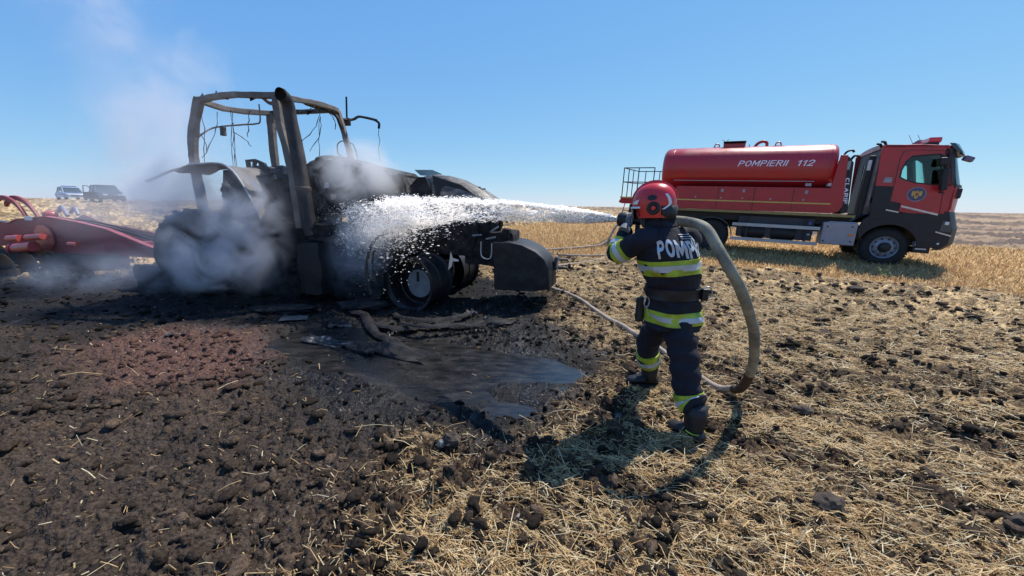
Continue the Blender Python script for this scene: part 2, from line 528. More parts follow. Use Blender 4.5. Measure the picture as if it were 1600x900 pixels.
# ------------------------------------------------------------------ ground
def make_ground():
    r1 = np.geomspace(.85, 42, 560); r2 = np.geomspace(42, 5500, 80)[1:]
    rr = np.concatenate([[.25], r1, r2])
    a1 = np.linspace(R(-60), R(60), 720); a2 = np.linspace(R(60), R(300), 80)[1:]
    aa = np.concatenate([a1, a2[:-1]])
    A, Q = np.meshgrid(aa, rr)
    x, y = Q * np.sin(A), Q * np.cos(A)
    Z = zones(x, y)
    bare, burn, pool, redd, stub = Z
    dist = np.hypot(x, y)
    mz = micro(x, y, Z)
    fade = 1 - sst(60, 200, dist)
    z = base_z(x, y) + mz * fade
    # base colours of the earth itself
    n1 = fbm(x * 1.1, y * 1.1, 4, 50); n2 = fbm(x * 5, y * 5, 3, 51)
    def C(r, g, b): return np.stack([np.full(x.shape, r), np.full(x.shape, g), np.full(x.shape, b)], -1)
    soil = C(.048, .031, .020) * (.75 + .5 * n2)[..., None]
    chaff = C(.46, .33, .175)
    # trampled chaff in the tilled field, streaked along the rows
    u, v = x * RC + y * RS, -x * RS + y * RC
    cm = sst(.44, .62, fbm(u * 1.2, v * 3.2, 4, 52)) * (1 - bare) * .38
    farm = sst(4, 12, dist)
    ch2 = sst(.36, .58, fbm(u * .55, v * 1.6, 5, 53))
    cmx = np.clip(cm * (1 - farm) + farm * (.40 + .60 * ch2) * (1 - bare), 0, 1) * (.35 + 1.1 * sst(.4, .6, fbm(u * 7, v * 16, 4, 59)))
    # the tilled field beyond the stubble strip on the right is greyer with pale rows
    rightf = sst(3, 14, x) * sst(8, 18, dist) * (1 - stub)
    rows = sst(.42, .6, fbm(u * .22, v * 1.1, 4, 57))
    greyf = C(.125, .095, .080) + C(.19, .13, .075) * rows[..., None]
    c = soil * (1 - cmx[..., None]) + chaff * cmx[..., None]
    c = c * (1 - rightf[..., None]) + greyf * rightf[..., None]
    veryfar = sst(60, 260, dist)[..., None]
    c = c * (1 - veryfar) + C(.20, .135, .095) * veryfar
    barec = C(.044, .032, .025) * (.7 + .6 * n1)[..., None]
    c = c * (1 - bare[..., None]) + barec * bare[..., None]
    c = c * (1 - redd[..., None]) + C(.085, .048, .040) * redd[..., None]
    bc = C(.0065, .0065, .008)
    bb = (burn * (1 - .75 * redd))[..., None]
    c = c * (1 - bb) + bc * bb
    ash = (sst(.66, .8, fbm(x * 7, y * 7, 4, 60)) * burn * .3)[..., None]
    c = c * (1 - ash) + C(.10, .098, .105) * ash
    st = C(.44, .29, .13) * (.75 + .5 * fbm(u * .8, v * 3, 4, 55))[..., None]
    c = c * (1 - stub[..., None]) + st * stub[..., None]
    nr, na = A.shape
    # charred scorch patches thinning out over the bare earth
    ch = (sst(.46, .62, fbm(x * .9, y * .9, 5, 63)) * bare * (1 - redd) * .7 * sst(1.4, 3.6, y + .25 * fbm(x * 3, y * 3, 3, 64)))[..., None]
    c = c * (1 - ch) + C(.016, .014, .014) * ch
    wet = 1 - np.clip(burn * (.25 + 1.0 * sst(.42, .6, fbm(x * 3, y * 3, 4, 65))) * (1 - sst(0, 1.7, polydist(x, y, P_POOL))), 0, 1)
    c = np.concatenate([c, wet[..., None]], -1)
    V = np.stack([x, y, z], -1).reshape(-1, 3)
    i = np.arange((nr - 1) * na).reshape(nr - 1, na)
    j = np.roll(i, -1, axis=1)
    F = np.stack([i, i + na, j + na, j], -1).reshape(-1, 4)
    # centre cap
    V = np.vstack([V, [[0, 0, 0]]])
    col = np.vstack([c.reshape(-1, 4), [[.08, .06, .05, 1]]])
    k = np.arange(na)
    cap = np.stack([np.full(na, nr * na), k, np.roll(k, -1), np.roll(k, -1)], -1)
    m = mat("earth", (2.0, 1.92, 1.75), (.34, .31, .29), 46, .95, bump=.03, bscale=42, attr="tone", spec=.28, detail=9)
    tn = m.node_tree; at = [q for q in tn.nodes if q.type == 'ATTRIBUTE'][0]
    rr_ = tn.nodes.new("ShaderNodeMapRange"); rr_.inputs[3].default_value = .16; rr_.inputs[4].default_value = .95
    tn.links.new(at.outputs["Alpha"], rr_.inputs[0]); tn.links.new(rr_.outputs[0], tn.nodes["Principled BSDF"].inputs["Roughness"])
    o = fast_mesh("ground", V, F, m, col, True)
    bm_cap = fast_mesh("ground", V[np.concatenate([[nr * na], k])], np.stack([np.zeros(na, int), k + 1, np.roll(k, -1) + 1], -1), m,
                       np.tile([[.08, .06, .05]], (na + 1, 1)), True)
    for q in (o, bm_cap):
        tag(q, kind="structure")
    bm_cap["label"] = "dark tilled earth right under the viewer"
    o["label"] = "tilled dark field with burnt patches, straw and a far horizon"
make_ground()

water = mat("muddy_water", (.008, .008, .009), (.030, .027, .025), 5, .05, spec=.6, bump=.004, bscale=18, rough2=.30, stretch=(1, 2.6, 1))
def puddle(poly, z, label):
    # sheet with an uneven outline; the earth pokes through it
    mb = MB(); P = []
    cx = sum(p[0] for p in poly) / len(poly); cy = sum(p[1] for p in poly) / len(poly)
    for p in bez([(a, b, 0) for a, b in poly + poly[:1]], 5)[:-1]:
        P.append((cx + (p.x - cx) * 1.0, cy + (p.y - cy) * 1.0, z))
    mb.add([(cx, cy, z)] + P, [(0, i + 1, (i + 1) % len(P) + 1) for i in range(len(P))])
    o = mb.build("puddle", water)
    if o.data.polygons[0].normal.z < 0: o.data.flip_normals()
    tag(o, label, kind="structure")
puddle(P_POOL, -.028, "sooty water spread in front of the burnt tractor")
puddle(P_POOL2, -.024, "small bright puddle left of the firefighter's boots")

# ------------------------------------------------------------------ loose cover: clods, straw, stubble, weeds
rng = np.random.default_rng(5)
def sample_fan(n, r0, r1, half=62, p=1.0):
    """points in the field ahead, thinning out with distance"""
    u = rng.random(n)
    r = r0 * (r1 / r0) ** (u ** p)
    a = R(half) * (2 * rng.random(n) - 1)
    return r * np.sin(a), r * np.cos(a)
def make_clods():
    t = (1 + 5 ** .5) / 2
    iv = np.array([(-1, t, 0), (1, t, 0), (-1, -t, 0), (1, -t, 0), (0, -1, t), (0, 1, t), (0, -1, -t), (0, 1, -t), (t, 0, -1), (t, 0, 1), (-t, 0, -1), (-t, 0, 1)], float)
    iv /= np.linalg.norm(iv[0])
    fi = [(0, 11, 5), (0, 5, 1), (0, 1, 7), (0, 7, 10), (0, 10, 11), (1, 5, 9), (5, 11, 4), (11, 10, 2), (10, 7, 6), (7, 1, 8), (3, 9, 4), (3, 4, 2), (3, 2, 6), (3, 6, 8), (3, 8, 9), (4, 9, 5), (2, 4, 11), (6, 2, 10), (8, 6, 7), (9, 8, 1)]
    # one subdivision
    vs = [tuple(v) for v in iv]; mid = {}; f2 = []
    def md(a, b):
        k = (min(a, b), max(a, b))
        if k not in mid:
            q = (np.array(vs[a]) + np.array(vs[b])); q /= np.linalg.norm(q); mid[k] = len(vs); vs.append(tuple(q))
        return mid[k]
    for a, b, c in fi:
        x, y, z = md(a, b), md(b, c), md(c, a)
        f2 += [(a, x, z), (b, y, x), (c, z, y), (x, y, z)]
    fine = (np.array(vs), np.array(f2)); coarse = (iv, np.array(fi))
    m = mat("clod_earth", (1.5, 1.42, 1.3), (.45, .42, .4), 60, .95, bump=.008, bscale=90, attr="tone", spec=.2)
    for (base, F), n, r0, r1, lbl in ((fine, 5600, 1.1, 4.6, "loose crumbs and clods of dark earth in the foreground"), (coarse, 15000, 4.2, 19, "small dark clods strewn over the field farther out")):
        x, y = sample_fan(n, r0, r1)
        Z = zones(x, y)
        keep = (Z[4] < .3) & (rng.random(n) > Z[2] * .8)
        x, y = x[keep], y[keep]; n = len(x); Z = zones(x, y)
        burn, redd = Z[1], Z[3]
        z = ground_z(x, y); dist = np.hypot(x, y)
        sz = np.clip(rng.lognormal(math.log(.0095), .65, n), .003, .036) * (.8 + .13 * dist)
        big = (Z[0] < .5) & (rng.random(n) < .20)
        sz[big] = rng.uniform(.012, .032, big.sum()) * (.9 + .1 * dist[big])
        sz[burn > .5] *= .7
        V = np.repeat(base[None], n, 0)
        ph = rng.random((n, 1, 3)) * 20
        d = np.sin(V * 3.1 + ph).sum(-1, keepdims=True) * .16 + rng.uniform(-.24, .24, (n, len(base), 1))
        nrm = rng.normal(size=(n, 1, 3)); nrm /= np.linalg.norm(nrm, axis=-1, keepdims=True)
        dd = (V * nrm).sum(-1, keepdims=True)
        V = V - nrm * np.clip(dd - .35, 0, 1)           # one broken-off face
        V = V * (1 + d) * (sz[:, None, None]) * np.stack([1 + .7 * rng.random(n), .7 + .5 * rng.random(n), .5 + .5 * rng.random(n)], -1)[:, None]
        a = rng.random(n) * 6.28; ca, sa = np.cos(a)[:, None], np.sin(a)[:, None]
        X = V[..., 0] * ca - V[..., 1] * sa; Y = V[..., 0] * sa + V[..., 1] * ca
        V = np.stack([X + x[:, None], Y + y[:, None], V[..., 2] + (z + sz * .2)[:, None]], -1)
        k = len(base)
        FF = (F[None] + (np.arange(n) * k)[:, None, None]).reshape(-1, 3)
        tone = ((.022 + .085 * rng.random(n) ** 2) * np.where(big, .6, 1))[:, None] * np.array([[1, .72, .53]])
        tone = tone * (1 - .86 * burn[:, None])
        tone = tone * (1 - redd[:, None]) + redd[:, None] * np.array([[.10, .055, .045]]) * (.6 + .7 * rng.random(n))[:, None]
        tag(fast_mesh("soil_clods", V.reshape(-1, 3), FF, m, np.repeat(tone[:, None], k, 1).reshape(-1, 3)), lbl, kind="stuff")
make_clods()

def straw_density(x, y):
    bare, burn, pool, redd, stub = zones(x, y)
    u, v = x * RC + y * RS, -x * RS + y * RC
    clump = sst(.34, .54, fbm(u * 1.3, v * 3.4, 4, 52)) * (.25 + .75 * sst(.40, .56, fbm(u * 4.5, v * 9, 3, 71))) + .30 * sst(.42, .58, fbm(x * 7, y * 7, 3, 72))
    mz = micro(x, y, (bare, burn, pool, redd, stub))
    clump = clump * (1 - .9 * sst(.026, .066, mz))
    # heavier mat to the right and around the firefighter, thinner towards the left
    side = .30 + .70 * sst(-.9, 1.0, x + .12 * (y - 2)) + .35 * sst(1.5, 3.5, x)
    wob = (fbm(x * 1.3, y * 1.3, 4, 5) - .5) * .8
    edge = sst(-.25, 1.1, polydist(x, y, P_BARE) + wob)
    near = 1 - sst(3.5, 7, np.hypot(x, y))
    d = clump * side * edge * (1 - burn) * (1 - pool) * (1 - stub * .7) * (1 - (.50 - .30 * sst(1.2, 2.6, x)) * near)
    return np.clip(d + .0035 * bare * (1 - burn) + .0015, 0, 1)
def ribbons(x, y, z, L, W, az, tilt, bend, col):
    """bent, folded (V section) straw pieces: 2 segments x 2 sides"""
    n = len(x)
    dx, dy = np.cos(az) * np.cos(tilt), np.sin(az) * np.cos(tilt); dz = np.sin(tilt)
    px, py = -np.sin(az), np.cos(az)
    V = np.zeros((n, 9, 3))
    for i, s in enumerate((-.5, 0, .5)):
        cx = x + dx * L * s; cy = y + dy * L * s; cz = z + dz * L * s + (bend * L if i == 1 else 0)
        for j, t in enumerate((-1, 0, 1)):
            V[:, i * 3 + j, 0] = cx + px * W * t
            V[:, i * 3 + j, 1] = cy + py * W * t
            V[:, i * 3 + j, 2] = cz + (W * .9 if j == 1 else 0)
    f = np.array([(0, 1, 4, 3), (1, 2, 5, 4), (3, 4, 7, 6), (4, 5, 8, 7)])
    F = (f[None] + (np.arange(n) * 9)[:, None, None]).reshape(-1, 4)
    return V.reshape(-1, 3), F, np.repeat(col[:, None], 9, 1).reshape(-1, 3)
def straw_cols(n):
    t = rng.random((n, 1))
    a = np.array([[.74, .53, .26]]); b = np.array([[.94, .81, .53]]); c = np.array([[.45, .26, .11]])
    q = np.where(t < .55, a * (.8 + .4 * rng.random((n, 1))), np.where(t < .8, b, c))
    return q
def make_straw():
    m = mat("straw", (1, 1, 1), (.66, .60, .52), 30, .6, attr="tone", spec=.35)
    thin(m, .3)
    for kind, n, cap in (("long", 200000, 60000), ("short", 1100000, 270000)):
        x, y = sample_fan(n, 1.0, 17, 62, .93)
        dn = straw_density(x, y)
        keep = rng.random(n) < (dn if kind == "long" else np.clip(dn * 1.15, 0, 1))
        x, y = x[keep][:cap], y[keep][:cap]
        n = len(x); d = np.hypot(x, y); z = ground_z(x, y)
        az = np.where(rng.random(n) < .55, R(-24) + rng.normal(0, .5, n), rng.random(n) * 6.28)
        W = (.0010 + .0015 * rng.random(n)) * (1 + .13 * np.clip(d - 2, 0, 12))
        if kind == "long":
            L = np.clip(rng.lognormal(math.log(.075), .5, n), .03, .28) * (1 + .05 * np.clip(d - 3, 0, 12))
            tilt = rng.normal(0, .2, n); up = rng.random(n) < .05; tilt[up] = rng.uniform(.5, 1.3, up.sum())
            z = z + .012 + .014 * rng.random(n) + np.abs(np.sin(tilt)) * L * .32
            V, F, C = ribbons(x, y, z, L, W, az, tilt, rng.normal(.02, .08, n), straw_cols(n))
        else:
            L = np.clip(rng.lognormal(math.log(.020), .5, n), .008, .06) * (1 + .08 * np.clip(d - 3, 0, 12))
            W = W * 1.25
            tilt = rng.normal(0, .45, n); roll = rng.normal(0, .6, n)
            z = z + .006 + .010 * rng.random(n) + np.abs(np.sin(tilt)) * L * .4
            dx, dy, dz = np.cos(az) * np.cos(tilt) * L / 2, np.sin(az) * np.cos(tilt) * L / 2, np.sin(tilt) * L / 2
            px, py, pz = -np.sin(az) * W * np.cos(roll), np.cos(az) * W * np.cos(roll), W * np.sin(roll)
            V = np.stack([np.stack([x + sx * dx + sp * px, y + sx * dy + sp * py, z + sx * dz + sp * pz], -1) for sx, sp in ((-1, -1), (1, -1), (1, 1), (-1, 1))], 1).reshape(-1, 3)
            F = np.arange(n * 4).reshape(n, 4)
            C = np.repeat((straw_cols(n) * (.28 + .75 * rng.random((n, 1))))[:, None], 4, 1).reshape(-1, 3)
        tag(fast_mesh("straw", V, F, m, C), "long pale straws lying over the dark tilled earth" if kind == "long" else "short chopped chaff mixed into the dark tilled earth", kind="stuff")
make_straw()

def make_stubble():
    n = 190000
    x, y = sample_fan(n, 7.0, 34, 60, 1.0)
    Z = zones(x, y)
    keep = (Z[4] > .45) & (rng.random(n) < .95)
    x, y = x[keep], y[keep]; n = len(x)
    print("stubble", n)
    z = ground_z(x, y); d = np.hypot(x, y)
    h = rng.uniform(.04, .12, n) * (.75 + .5 * fbm(x * .6, y * .6, 3, 90))
    # the truck's wheels have pressed it flat right under the tyres
    wd = .0028 + .00055 * d
    az = rng.random(n) * 6.28; lean = rng.normal(0, .5, (2, n))
    V = np.zeros((n, 4, 3))
    px, py = np.cos(az) * wd, np.sin(az) * wd
    V[:, 0] = np.stack([x - px, y - py, z - .01], -1); V[:, 1] = np.stack([x + px, y + py, z - .01], -1)
    tx, ty = x + lean[0] * h, y + lean[1] * h
    V[:, 2] = np.stack([tx + px * .7, ty + py * .7, z + h], -1); V[:, 3] = np.stack([tx - px * .7, ty - py * .7, z + h], -1)
    F = np.arange(n * 4).reshape(n, 4)
    t = rng.random((n, 1))
    col = np.where(t < .6, np.array([[.56, .39, .20]]), np.where(t < .85, np.array([[.80, .62, .36]]), np.array([[.38, .20, .09]])))
    C = np.repeat(col[:, None], 4, 1).reshape(-1, 3)
    m = mat("stubble_stalk", (1, 1, 1), (.8, .75, .7), 4, .7, attr="tone", spec=.3)
    thin(m, .5)
    tag(fast_mesh("stubble", V.reshape(-1, 3), F, m, C), "standing golden stubble in the strip the truck is parked on", kind="stuff")
make_stubble()

def make_weed(x, y, h, n, label, seed):
    rr = random.Random(seed); mb = MB(); z = gz(x, y)
    root = empty("weed", (x, y, z), label=label, cat="weed", group="green weeds in the stubble")
    st = MB(); lf = MB()
    for i in range(n):
        a = rr.uniform(0, 6.28); l = rr.uniform(.05, .22) * 1.2; hh = h * rr.uniform(.5, 1)
        tip = Vector((math.cos(a) * l, math.sin(a) * l, hh))
        st.tube([(0, 0, 0), tip * .5 + Vector((0, 0, hh * .1)), tip], [.004, .003, .0015], 4)
        for k in range(7):
            t = rr.uniform(.3, 1); p = tip * t; b = rr.uniform(0, 6.28); s = rr.uniform(.02, .045)
            u = Vector((math.cos(b), math.sin(b), rr.uniform(0, .8))) * s; v = Vector((-math.sin(b), math.cos(b), .1)) * s * .4
            lf.add([p, p + u * .5 + v, p + u, p + u * .5 - v], [(0, 1, 2, 3)])
    st.build("stem", M['leaf'], root); lf.build("foliage", M['leaf'], root, fix=False)
make_weed(4.15, 10.45, .42, 9, "bright green weed tuft at the stubble edge, just right of the firefighter's shoulder", 1)
make_weed(5.95, 10.05, .40, 5, "tall thin green weed in front of the truck's side bars", 2)
make_weed(8.0, 10.6, .42, 4, "small green weed directly before the truck's silver box", 3)
make_weed(9.0, 8.85, .30, 9, "green weed tuft nearest the right edge, in front of the truck's front wheel", 4)

# ------------------------------------------------------------------ single stones, clods and litter
def rock(name, x, y, d, m, label, cat, seed, dz=.3, rot=0, group=None):
    mb = MB().ball((0, 0, 0), (.5, .5, .5), 16, 11); sd_ = Vector((seed * 1.7, seed, -seed))
    for i, v in enumerate(mb.v):
        v = Vector(v); k = 1 + .42 * mnoise.noise(v * 2.6 + sd_) + .30 * mnoise.noise(v * 6 + sd_) + .16 * mnoise.noise(v * 13 + sd_)
        mb.v[i] = (v.x * k * d[0], v.y * k * d[1], v.z * k * d[2])
    o = mb.build(name, m, smooth=35)
    o.location = (x, y, gz(x, y) + d[2] * dz); o.rotation_euler = (0, 0, rot)
    tag(o, label, cat, group)
    return o
rock("soil_clod", 2.45, 2.83, (.17, .10, .075), M['clodm'], "long flat dark clod just right of the hose's lowest bend", "clod", 3, rot=-.2)
rock("soil_clod", -.42, 2.38, (.13, .12, .10), M['clodm'], "round dark clod in straw left of the firefighter's shadow", "clod", 9)
rock("soil_clod", 1.82, 1.80, (.16, .11, .10), M['clodm'], "big black clod in the straw in front of the firefighter's shadow to the right", "clod", 12)
rock("soil_clod", 2.72, 1.62, (.17, .13, .11), M['clodm'], "blackish clod among long straws near the bottom right", "clod", 15)
rock("soil_clod", 3.45, 1.95, (.25, .17, .10), M['clodm'], "widest sooty clod by the right edge of the picture", "clod", 18)
rock("soil_clod", 4.35, 4.9, (.20, .15, .11), M['clodm'], "dark clod standing up in the straw right of the hose loop, halfway to the stubble", "clod", 21)
rock("soil_clod", 6.9, 7.3, (.30, .2, .14), M['clodm'], "dark clod on the straw field below the truck's front wheel", "clod", 24)
rock("stone", -.49, 2.36, (.055, .05, .055), M['stone'], "small pale grey stone beside a round clod in the foreground", "stone", 5, .5)
rock("stone", .06, 1.72, (.04, .035, .03), M['stone'], "tiny whitish stone among straws at the bottom centre", "stone", 6, .6)

def sheet(name, x, y, w_, h_, m, label, cat, seed, rot=0, th=.004, z=.03, amp=.03):
    rr = random.Random(seed); n = 7; mb = MB(); V = []; F = []
    for s in (0, 1):
        for i in range(n):
            for j in range(n):
                u, v = i / (n - 1) - .5, j / (n - 1) - .5
                k = 1 + .25 * mnoise.noise(Vector((u * 2, v * 2, seed)))
                p = Vector((u * w_ * k, v * h_ * k, 0)); p.z = amp * mnoise.noise(Vector((u * 4, v * 4, seed + 5))) * 2 + s * th
                V.append(p)
    N = n * n
    for i in range(n - 1):
        for j in range(n - 1):
            a = i * n + j
            F.append((a, a + 1, a + n + 1, a + n)); F.append((a + N, a + n + N, a + n + 1 + N, a + 1 + N))
    for i in range(n - 1):
        for a, b in ((i, i + 1), (N - n + i, N - n + i + 1), (i * n, (i + 1) * n), (i * n + n - 1, (i + 1) * n + n - 1)):
            F.append((a, b, b + N, a + N))
    o = mb.add(V, F).build(name, m, smooth=50)
    o.location = (x, y, gz(x, y) + z); o.rotation_euler = (rr.uniform(-.1, .1), rr.uniform(-.1, .1), rot)
    tag(o, label, cat)
    return o
sheet("charred_panel", -1.10, 3.98, 1.15, .30, M['soot'], "long flat black charred panel lying across the sooty water", "panel", 2, rot=-.42, th=.02, z=.02)
sheet("charred_panel", -1.8, 4.15, .55, .16, M['soot'], "short black charred strip at the left end of the long charred panel", "panel", 4, rot=-.6, th=.02, z=.02)
sheet("charred_panel", -2.25, 4.35, .75, .18, M['ash'], "ash-grey crumpled plate on the wet ground left of the other panels", "panel", 6, rot=-.3, th=.015, z=.02)
sheet("charred_panel", -2.42, 4.98, .30, .10, M['ash'], "small curled pale plate on the black ground below the smoke", "panel", 8, rot=.4, z=.03)
sheet("tin_sheet", -3.15, 5.15, .36, .2, mat("sooty_tin", (.09, .10, .11), (.05, .055, .06), 9, .5), "thin grey tin sheet left of the puddle near the reddish earth", "sheet", 10, rot=.2, z=.03, amp=.01)
sheet("tin_sheet", -4.15, 4.35, .2, .10, M['ash'], "bent grey tin scrap lying on the reddish burnt earth", "sheet", 11, rot=.5, z=.04, amp=.015)
def strip(pts, w_, m, name, label, cat, seed, h_=.03):
    mb = MB(); P = bez(pts, 6); rings = []
    for i, p in enumerate(P):
        t = (P[min(i + 1, len(P) - 1)] - P[max(i - 1, 0)]).normalized(); a = t.cross(Vector((0, 0, 1))).normalized()
        b = Vector((0, 0, 1)); g = gz(p.x, p.y); c = Vector((p.x, p.y, max(g, -.01) + p.z))
        k = w_ * (.8 + .5 * mnoise.noise(p * 3 + Vector((seed, 0, 0))))
        rings.append([c - a * k, c - a * k * .5 + b * h_, c + a * k * .5 + b * h_ * .9, c + a * k, c + a * k * .4 - b * .01, c - a * k * .4 - b * .01])
    o = wobble(mb.loft(rings), .012, 9, seed).build(name, m, smooth=60)
    o.location = (0, 0, 0)
    tag(o, label, cat)
strip([(-2.05, 5.05, .03), (-1.55, 4.75, .05), (-1.0, 4.85, .05), (-.55, 4.95, .04), (-.35, 5.3, .03)], .07, M['soot'], "tyre_strip", "curved strip of burnt tyre below the bare front rim, nearest the water", "tyre remains", 1)
strip([(-1.75, 5.35, .04), (-1.3, 5.05, .06), (-.8, 5.2, .07), (-.55, 5.5, .04)], .055, M['soot'], "tyre_strip", "thin curled burnt tyre strip directly under the bare front rim", "tyre remains", 2)
strip([(-1.5, 4.85, .09), (-1.2, 4.62, .12), (-.75, 4.72, .11), (-.35, 4.85, .06)], .05, M['soot'], "tyre_strip", "ashy buckled tyre bead lying on the larger burnt tyre strip", "tyre remains", 3)
strip([(-2.5, 5.6, .03), (-2.2, 5.3, .05), (-2.0, 5.0, .03), (-1.75, 4.6, .02), (-1.35, 4.3, .02)], .09, M['soot'], "tyre_strip", "long black tyre strip running from the bracket base down into the water", "tyre remains", 4)
sheet("metal_scrap", -.62, 5.42, .16, .12, M['ash'], "pale torn metal scrap on the heap right of the bare rim", "scrap", 21, rot=.8, z=.08, amp=.06)
sheet("metal_scrap", -.35, 5.2, .12, .10, M['ash'], "second torn scrap, dark and ashy, between tyre heap and plough weight shadow", "scrap", 23, rot=.2, z=.06, amp=.05)
sheet("metal_scrap", -1.62, 4.62, .12, .08, M['ash'], "upturned white-edged metal scrap at the end of the tyre strips", "scrap", 25, rot=1.2, z=.05, amp=.05)
rock("ash_heap", -.25, 5.15, (.5, .35, .12), M['soot'], "low heap of black ash between the bare rim and the weight block's shadow", "ash heap", 33)
rock("ash_heap", -3.6, 5.6, (.9, .35, .14), M['soot'], "low sooty heap in front of the smoking rear wheel", "ash heap", 36)
rock("ash_heap", -2.35, 5.75, (.8, .4, .2), M['soot'], "black ash heap at the foot of the curved mudguard brackets", "ash heap", 39)

# ------------------------------------------------------------------ burnt tractor
TR = empty("burnt_tractor", (-4.95, 7.45, 0), (0, 0, R(-11)),
           "burnt-out tractor, a sooty shell with bare cab frame, smoking and being hosed", "tractor")
def tpart(mb, name, m, **k):
    return mb.build(name, m, k.pop('parent', TR), **k)
def bar(pts, r, m, name, parent=TR, n=6, amp=0, seed=0, flat=None, k=5):
    mb = MB().tube(bez(pts, k) if len(pts) > 2 else pts, r, n, flat=flat)
    if amp: wobble(mb, amp, 7, seed)
    return mb.build(name, m, parent, smooth=45)
def beam(pts, wd, hd, m, name, parent=TR, amp=.010, seed=0):
    """rectangular section beam along a path"""
    P = bez(pts, 6) if len(pts) > 2 else [Vector(pts[0]).lerp(Vector(pts[1]), t / 8) for t in range(9)]
    rings = []; up = None
    for i, p in enumerate(P):
        t = (P[min(i + 1, len(P) - 1)] - P[max(i - 1, 0)]).normalized()
        ref = Vector((0, 1, 0)) if abs(t.y) < .8 else Vector((0, 0, 1))
        a = t.cross(ref).normalized(); b = a.cross(t).normalized()
        rings.append([p + a * hd / 2 + b * wd / 2, p - a * hd / 2 + b * wd / 2, p - a * hd / 2 - b * wd / 2, p + a * hd / 2 - b * wd / 2])
    mb = MB().loft(rings)
    wobble(mb, amp, 5, seed); wobble(mb, amp * .8, 17, seed + 3)
    return mb.build(name, m, parent, bevel=.010)
sb, sd = M['steel_burnt'], M['steel_dark']
RRc, FRc, FLc, RLc = (-.15, -.82, 3.3), (1.37, -.85, 3.31), (1.40, .62, 3.43), (-.10, .6, 3.42)
beam([RRc, (.5, -.86, 3.35), FRc], .08, .09, sb, "roof_rail", seed=1)
beam([FRc, (1.55, -.2, 3.36), (1.5, .35, 3.40), FLc], .08, .075, sb, "roof_rail", seed=2, amp=.012)
beam([RLc, (.6, .66, 3.44), FLc], .08, .08, sd, "roof_rail", seed=3)
beam([RRc, (-.3, -.1, 3.33), RLc], .09, .09, sb, "roof_rail", seed=4)
beam([(-.12, -.82, 3.34), (-.31, -.82, 2.93), (-.40, -.82, 2.62), (-.44, -.82, 2.31), (-.42, -.82, 1.8), (-.38, -.82, 1.2)], .10, .135, sb, "cab_pillar", seed=5)
beam([(1.37, -.84, 3.36), (1.38, -.84, 2.93), (1.47, -.84, 2.45), (1.53, -.84, 1.84), (1.55, -.84, 1.25)], .10, .115, sb, "cab_pillar", seed=6)
beam([(1.40, .62, 3.43), (1.52, .62, 2.99), (1.62, .62, 2.57), (1.66, .62, 2.2)], .08, .10, sb, "cab_pillar", seed=7)
beam([(.43, .62, 3.40), (.50, .62, 2.89), (.58, .62, 2.3)], .07, .07, sd, "cab_pillar", seed=8)
beam([(-.09, .6, 3.42), (-.11, .6, 2.96), (-.12, .6, 2.2)], .10, .13, sb, "cab_pillar", seed=9)
beam([(1.37, -.78, 3.28), (1.2, -.78, 3.22), (1.1, -.82, 3.30)], .06, .05, sb, "corner_gusset", seed=10)
beam([(1.34, .3, 3.38), (1.46, .5, 3.30), (1.5, .62, 3.05)], .05, .05, sd, "corner_gusset", seed=11)
bar([(-.40, -.75, 2.72), (-.53, -.3, 2.98), (.07, -.3, 3.02), (.40, -.3, 3.03), (.50, -.3, 3.08), (.52, -.3, 3.35)], .014, sb, "inner_rail", k=8)
lump((-.30, -.32, 2.93), (.10, .05, .18), 3, .02, 3).build("melted_mirror", M['ash'], TR, smooth=60)
rr = random.Random(4)
for a, b, sag in (((-.55, -.45, 3.30), (-.62, -.5, 2.35), .05), ((-.6, -.1, 3.3), (-.75, -.4, 2.45), .1), ((-.48, .1, 3.35), (-.52, .0, 2.3), -.03),
                  ((-.2, -.2, 3.3), (-.3, -.2, 2.2), .05), ((-.22, -.15, 3.1), (-.22, -.2, 2.3), -.05), ((1.49, 0, 3.3), (1.03, 0, 2.75), .12),
                  ((1.45, .05, 3.2), (1.2, 0, 2.6), .1), ((1.4, .1, 3.2), (1.36, 0, 2.35), .0), ((1.52, .2, 3.3), (1.62, .2, 3.0), .05), ((.1, -.1, 3.3), (.0, -.1, 2.85), .0),
                  ((-.1, -.3, 2.9), (.25, -.3, 2.65), .05), ((-.45, -.7, 2.9), (-.4, -.6, 2.5), .08)):
    A_, B_ = Vector(a), Vector(b); P_ = []
    for i in range(9):
        t = i / 8; p = A_.lerp(B_, t); p.x += sag * math.sin(math.pi * t) + rr.uniform(-.012, .012); p.y += rr.uniform(-.012, .012); P_.append(p)
    MB().tube(P_, [.006 if i % 3 else .009 for i in range(9)], 4).build("hanging_wire", M['soot'], TR)
# mirror arm, aerial and handle on the far front pillar
bar([(1.45, .65, 3.28), (1.6, .8, 3.30), (1.75, .8, 3.35), (2.01, .8, 3.30), (2.13, .8, 3.27)], .026, sd, "mirror_arm", n=6, amp=.004)
bar([(2.10, .8, 3.27), (2.17, .8, 3.22), (2.16, .8, 3.12)], .024, M['soot'], "mirror_stub", n=6)
MB().tube([(2.16, .8, 3.15), (2.14, .81, 3.0), (2.17, .8, 2.9), (2.13, .8, 2.75), (2.14, .8, 2.5)], .006, 4).build("hanging_wire", M['soot'], TR)
MB().box((1.50, .76, 3.25), (.14, .06, .14)).build("arm_bracket", sd, TR, bevel=.01)
bar([(1.47, .8, 3.2), (1.50, .8, 3.72)], .017, M['soot'], "aerial", n=6)
bar([(1.30, .8, 2.62), (1.22, .8, 2.66), (1.22, .8, 2.83), (1.32, .8, 2.90), (1.42, .8, 2.88)], .012, sd, "grab_handle")
bar([(1.48, .8, 2.87), (1.58, .8, 2.82), (1.64, .8, 2.6), (1.66, .8, 2.45)], .012, sd, "grab_handle")
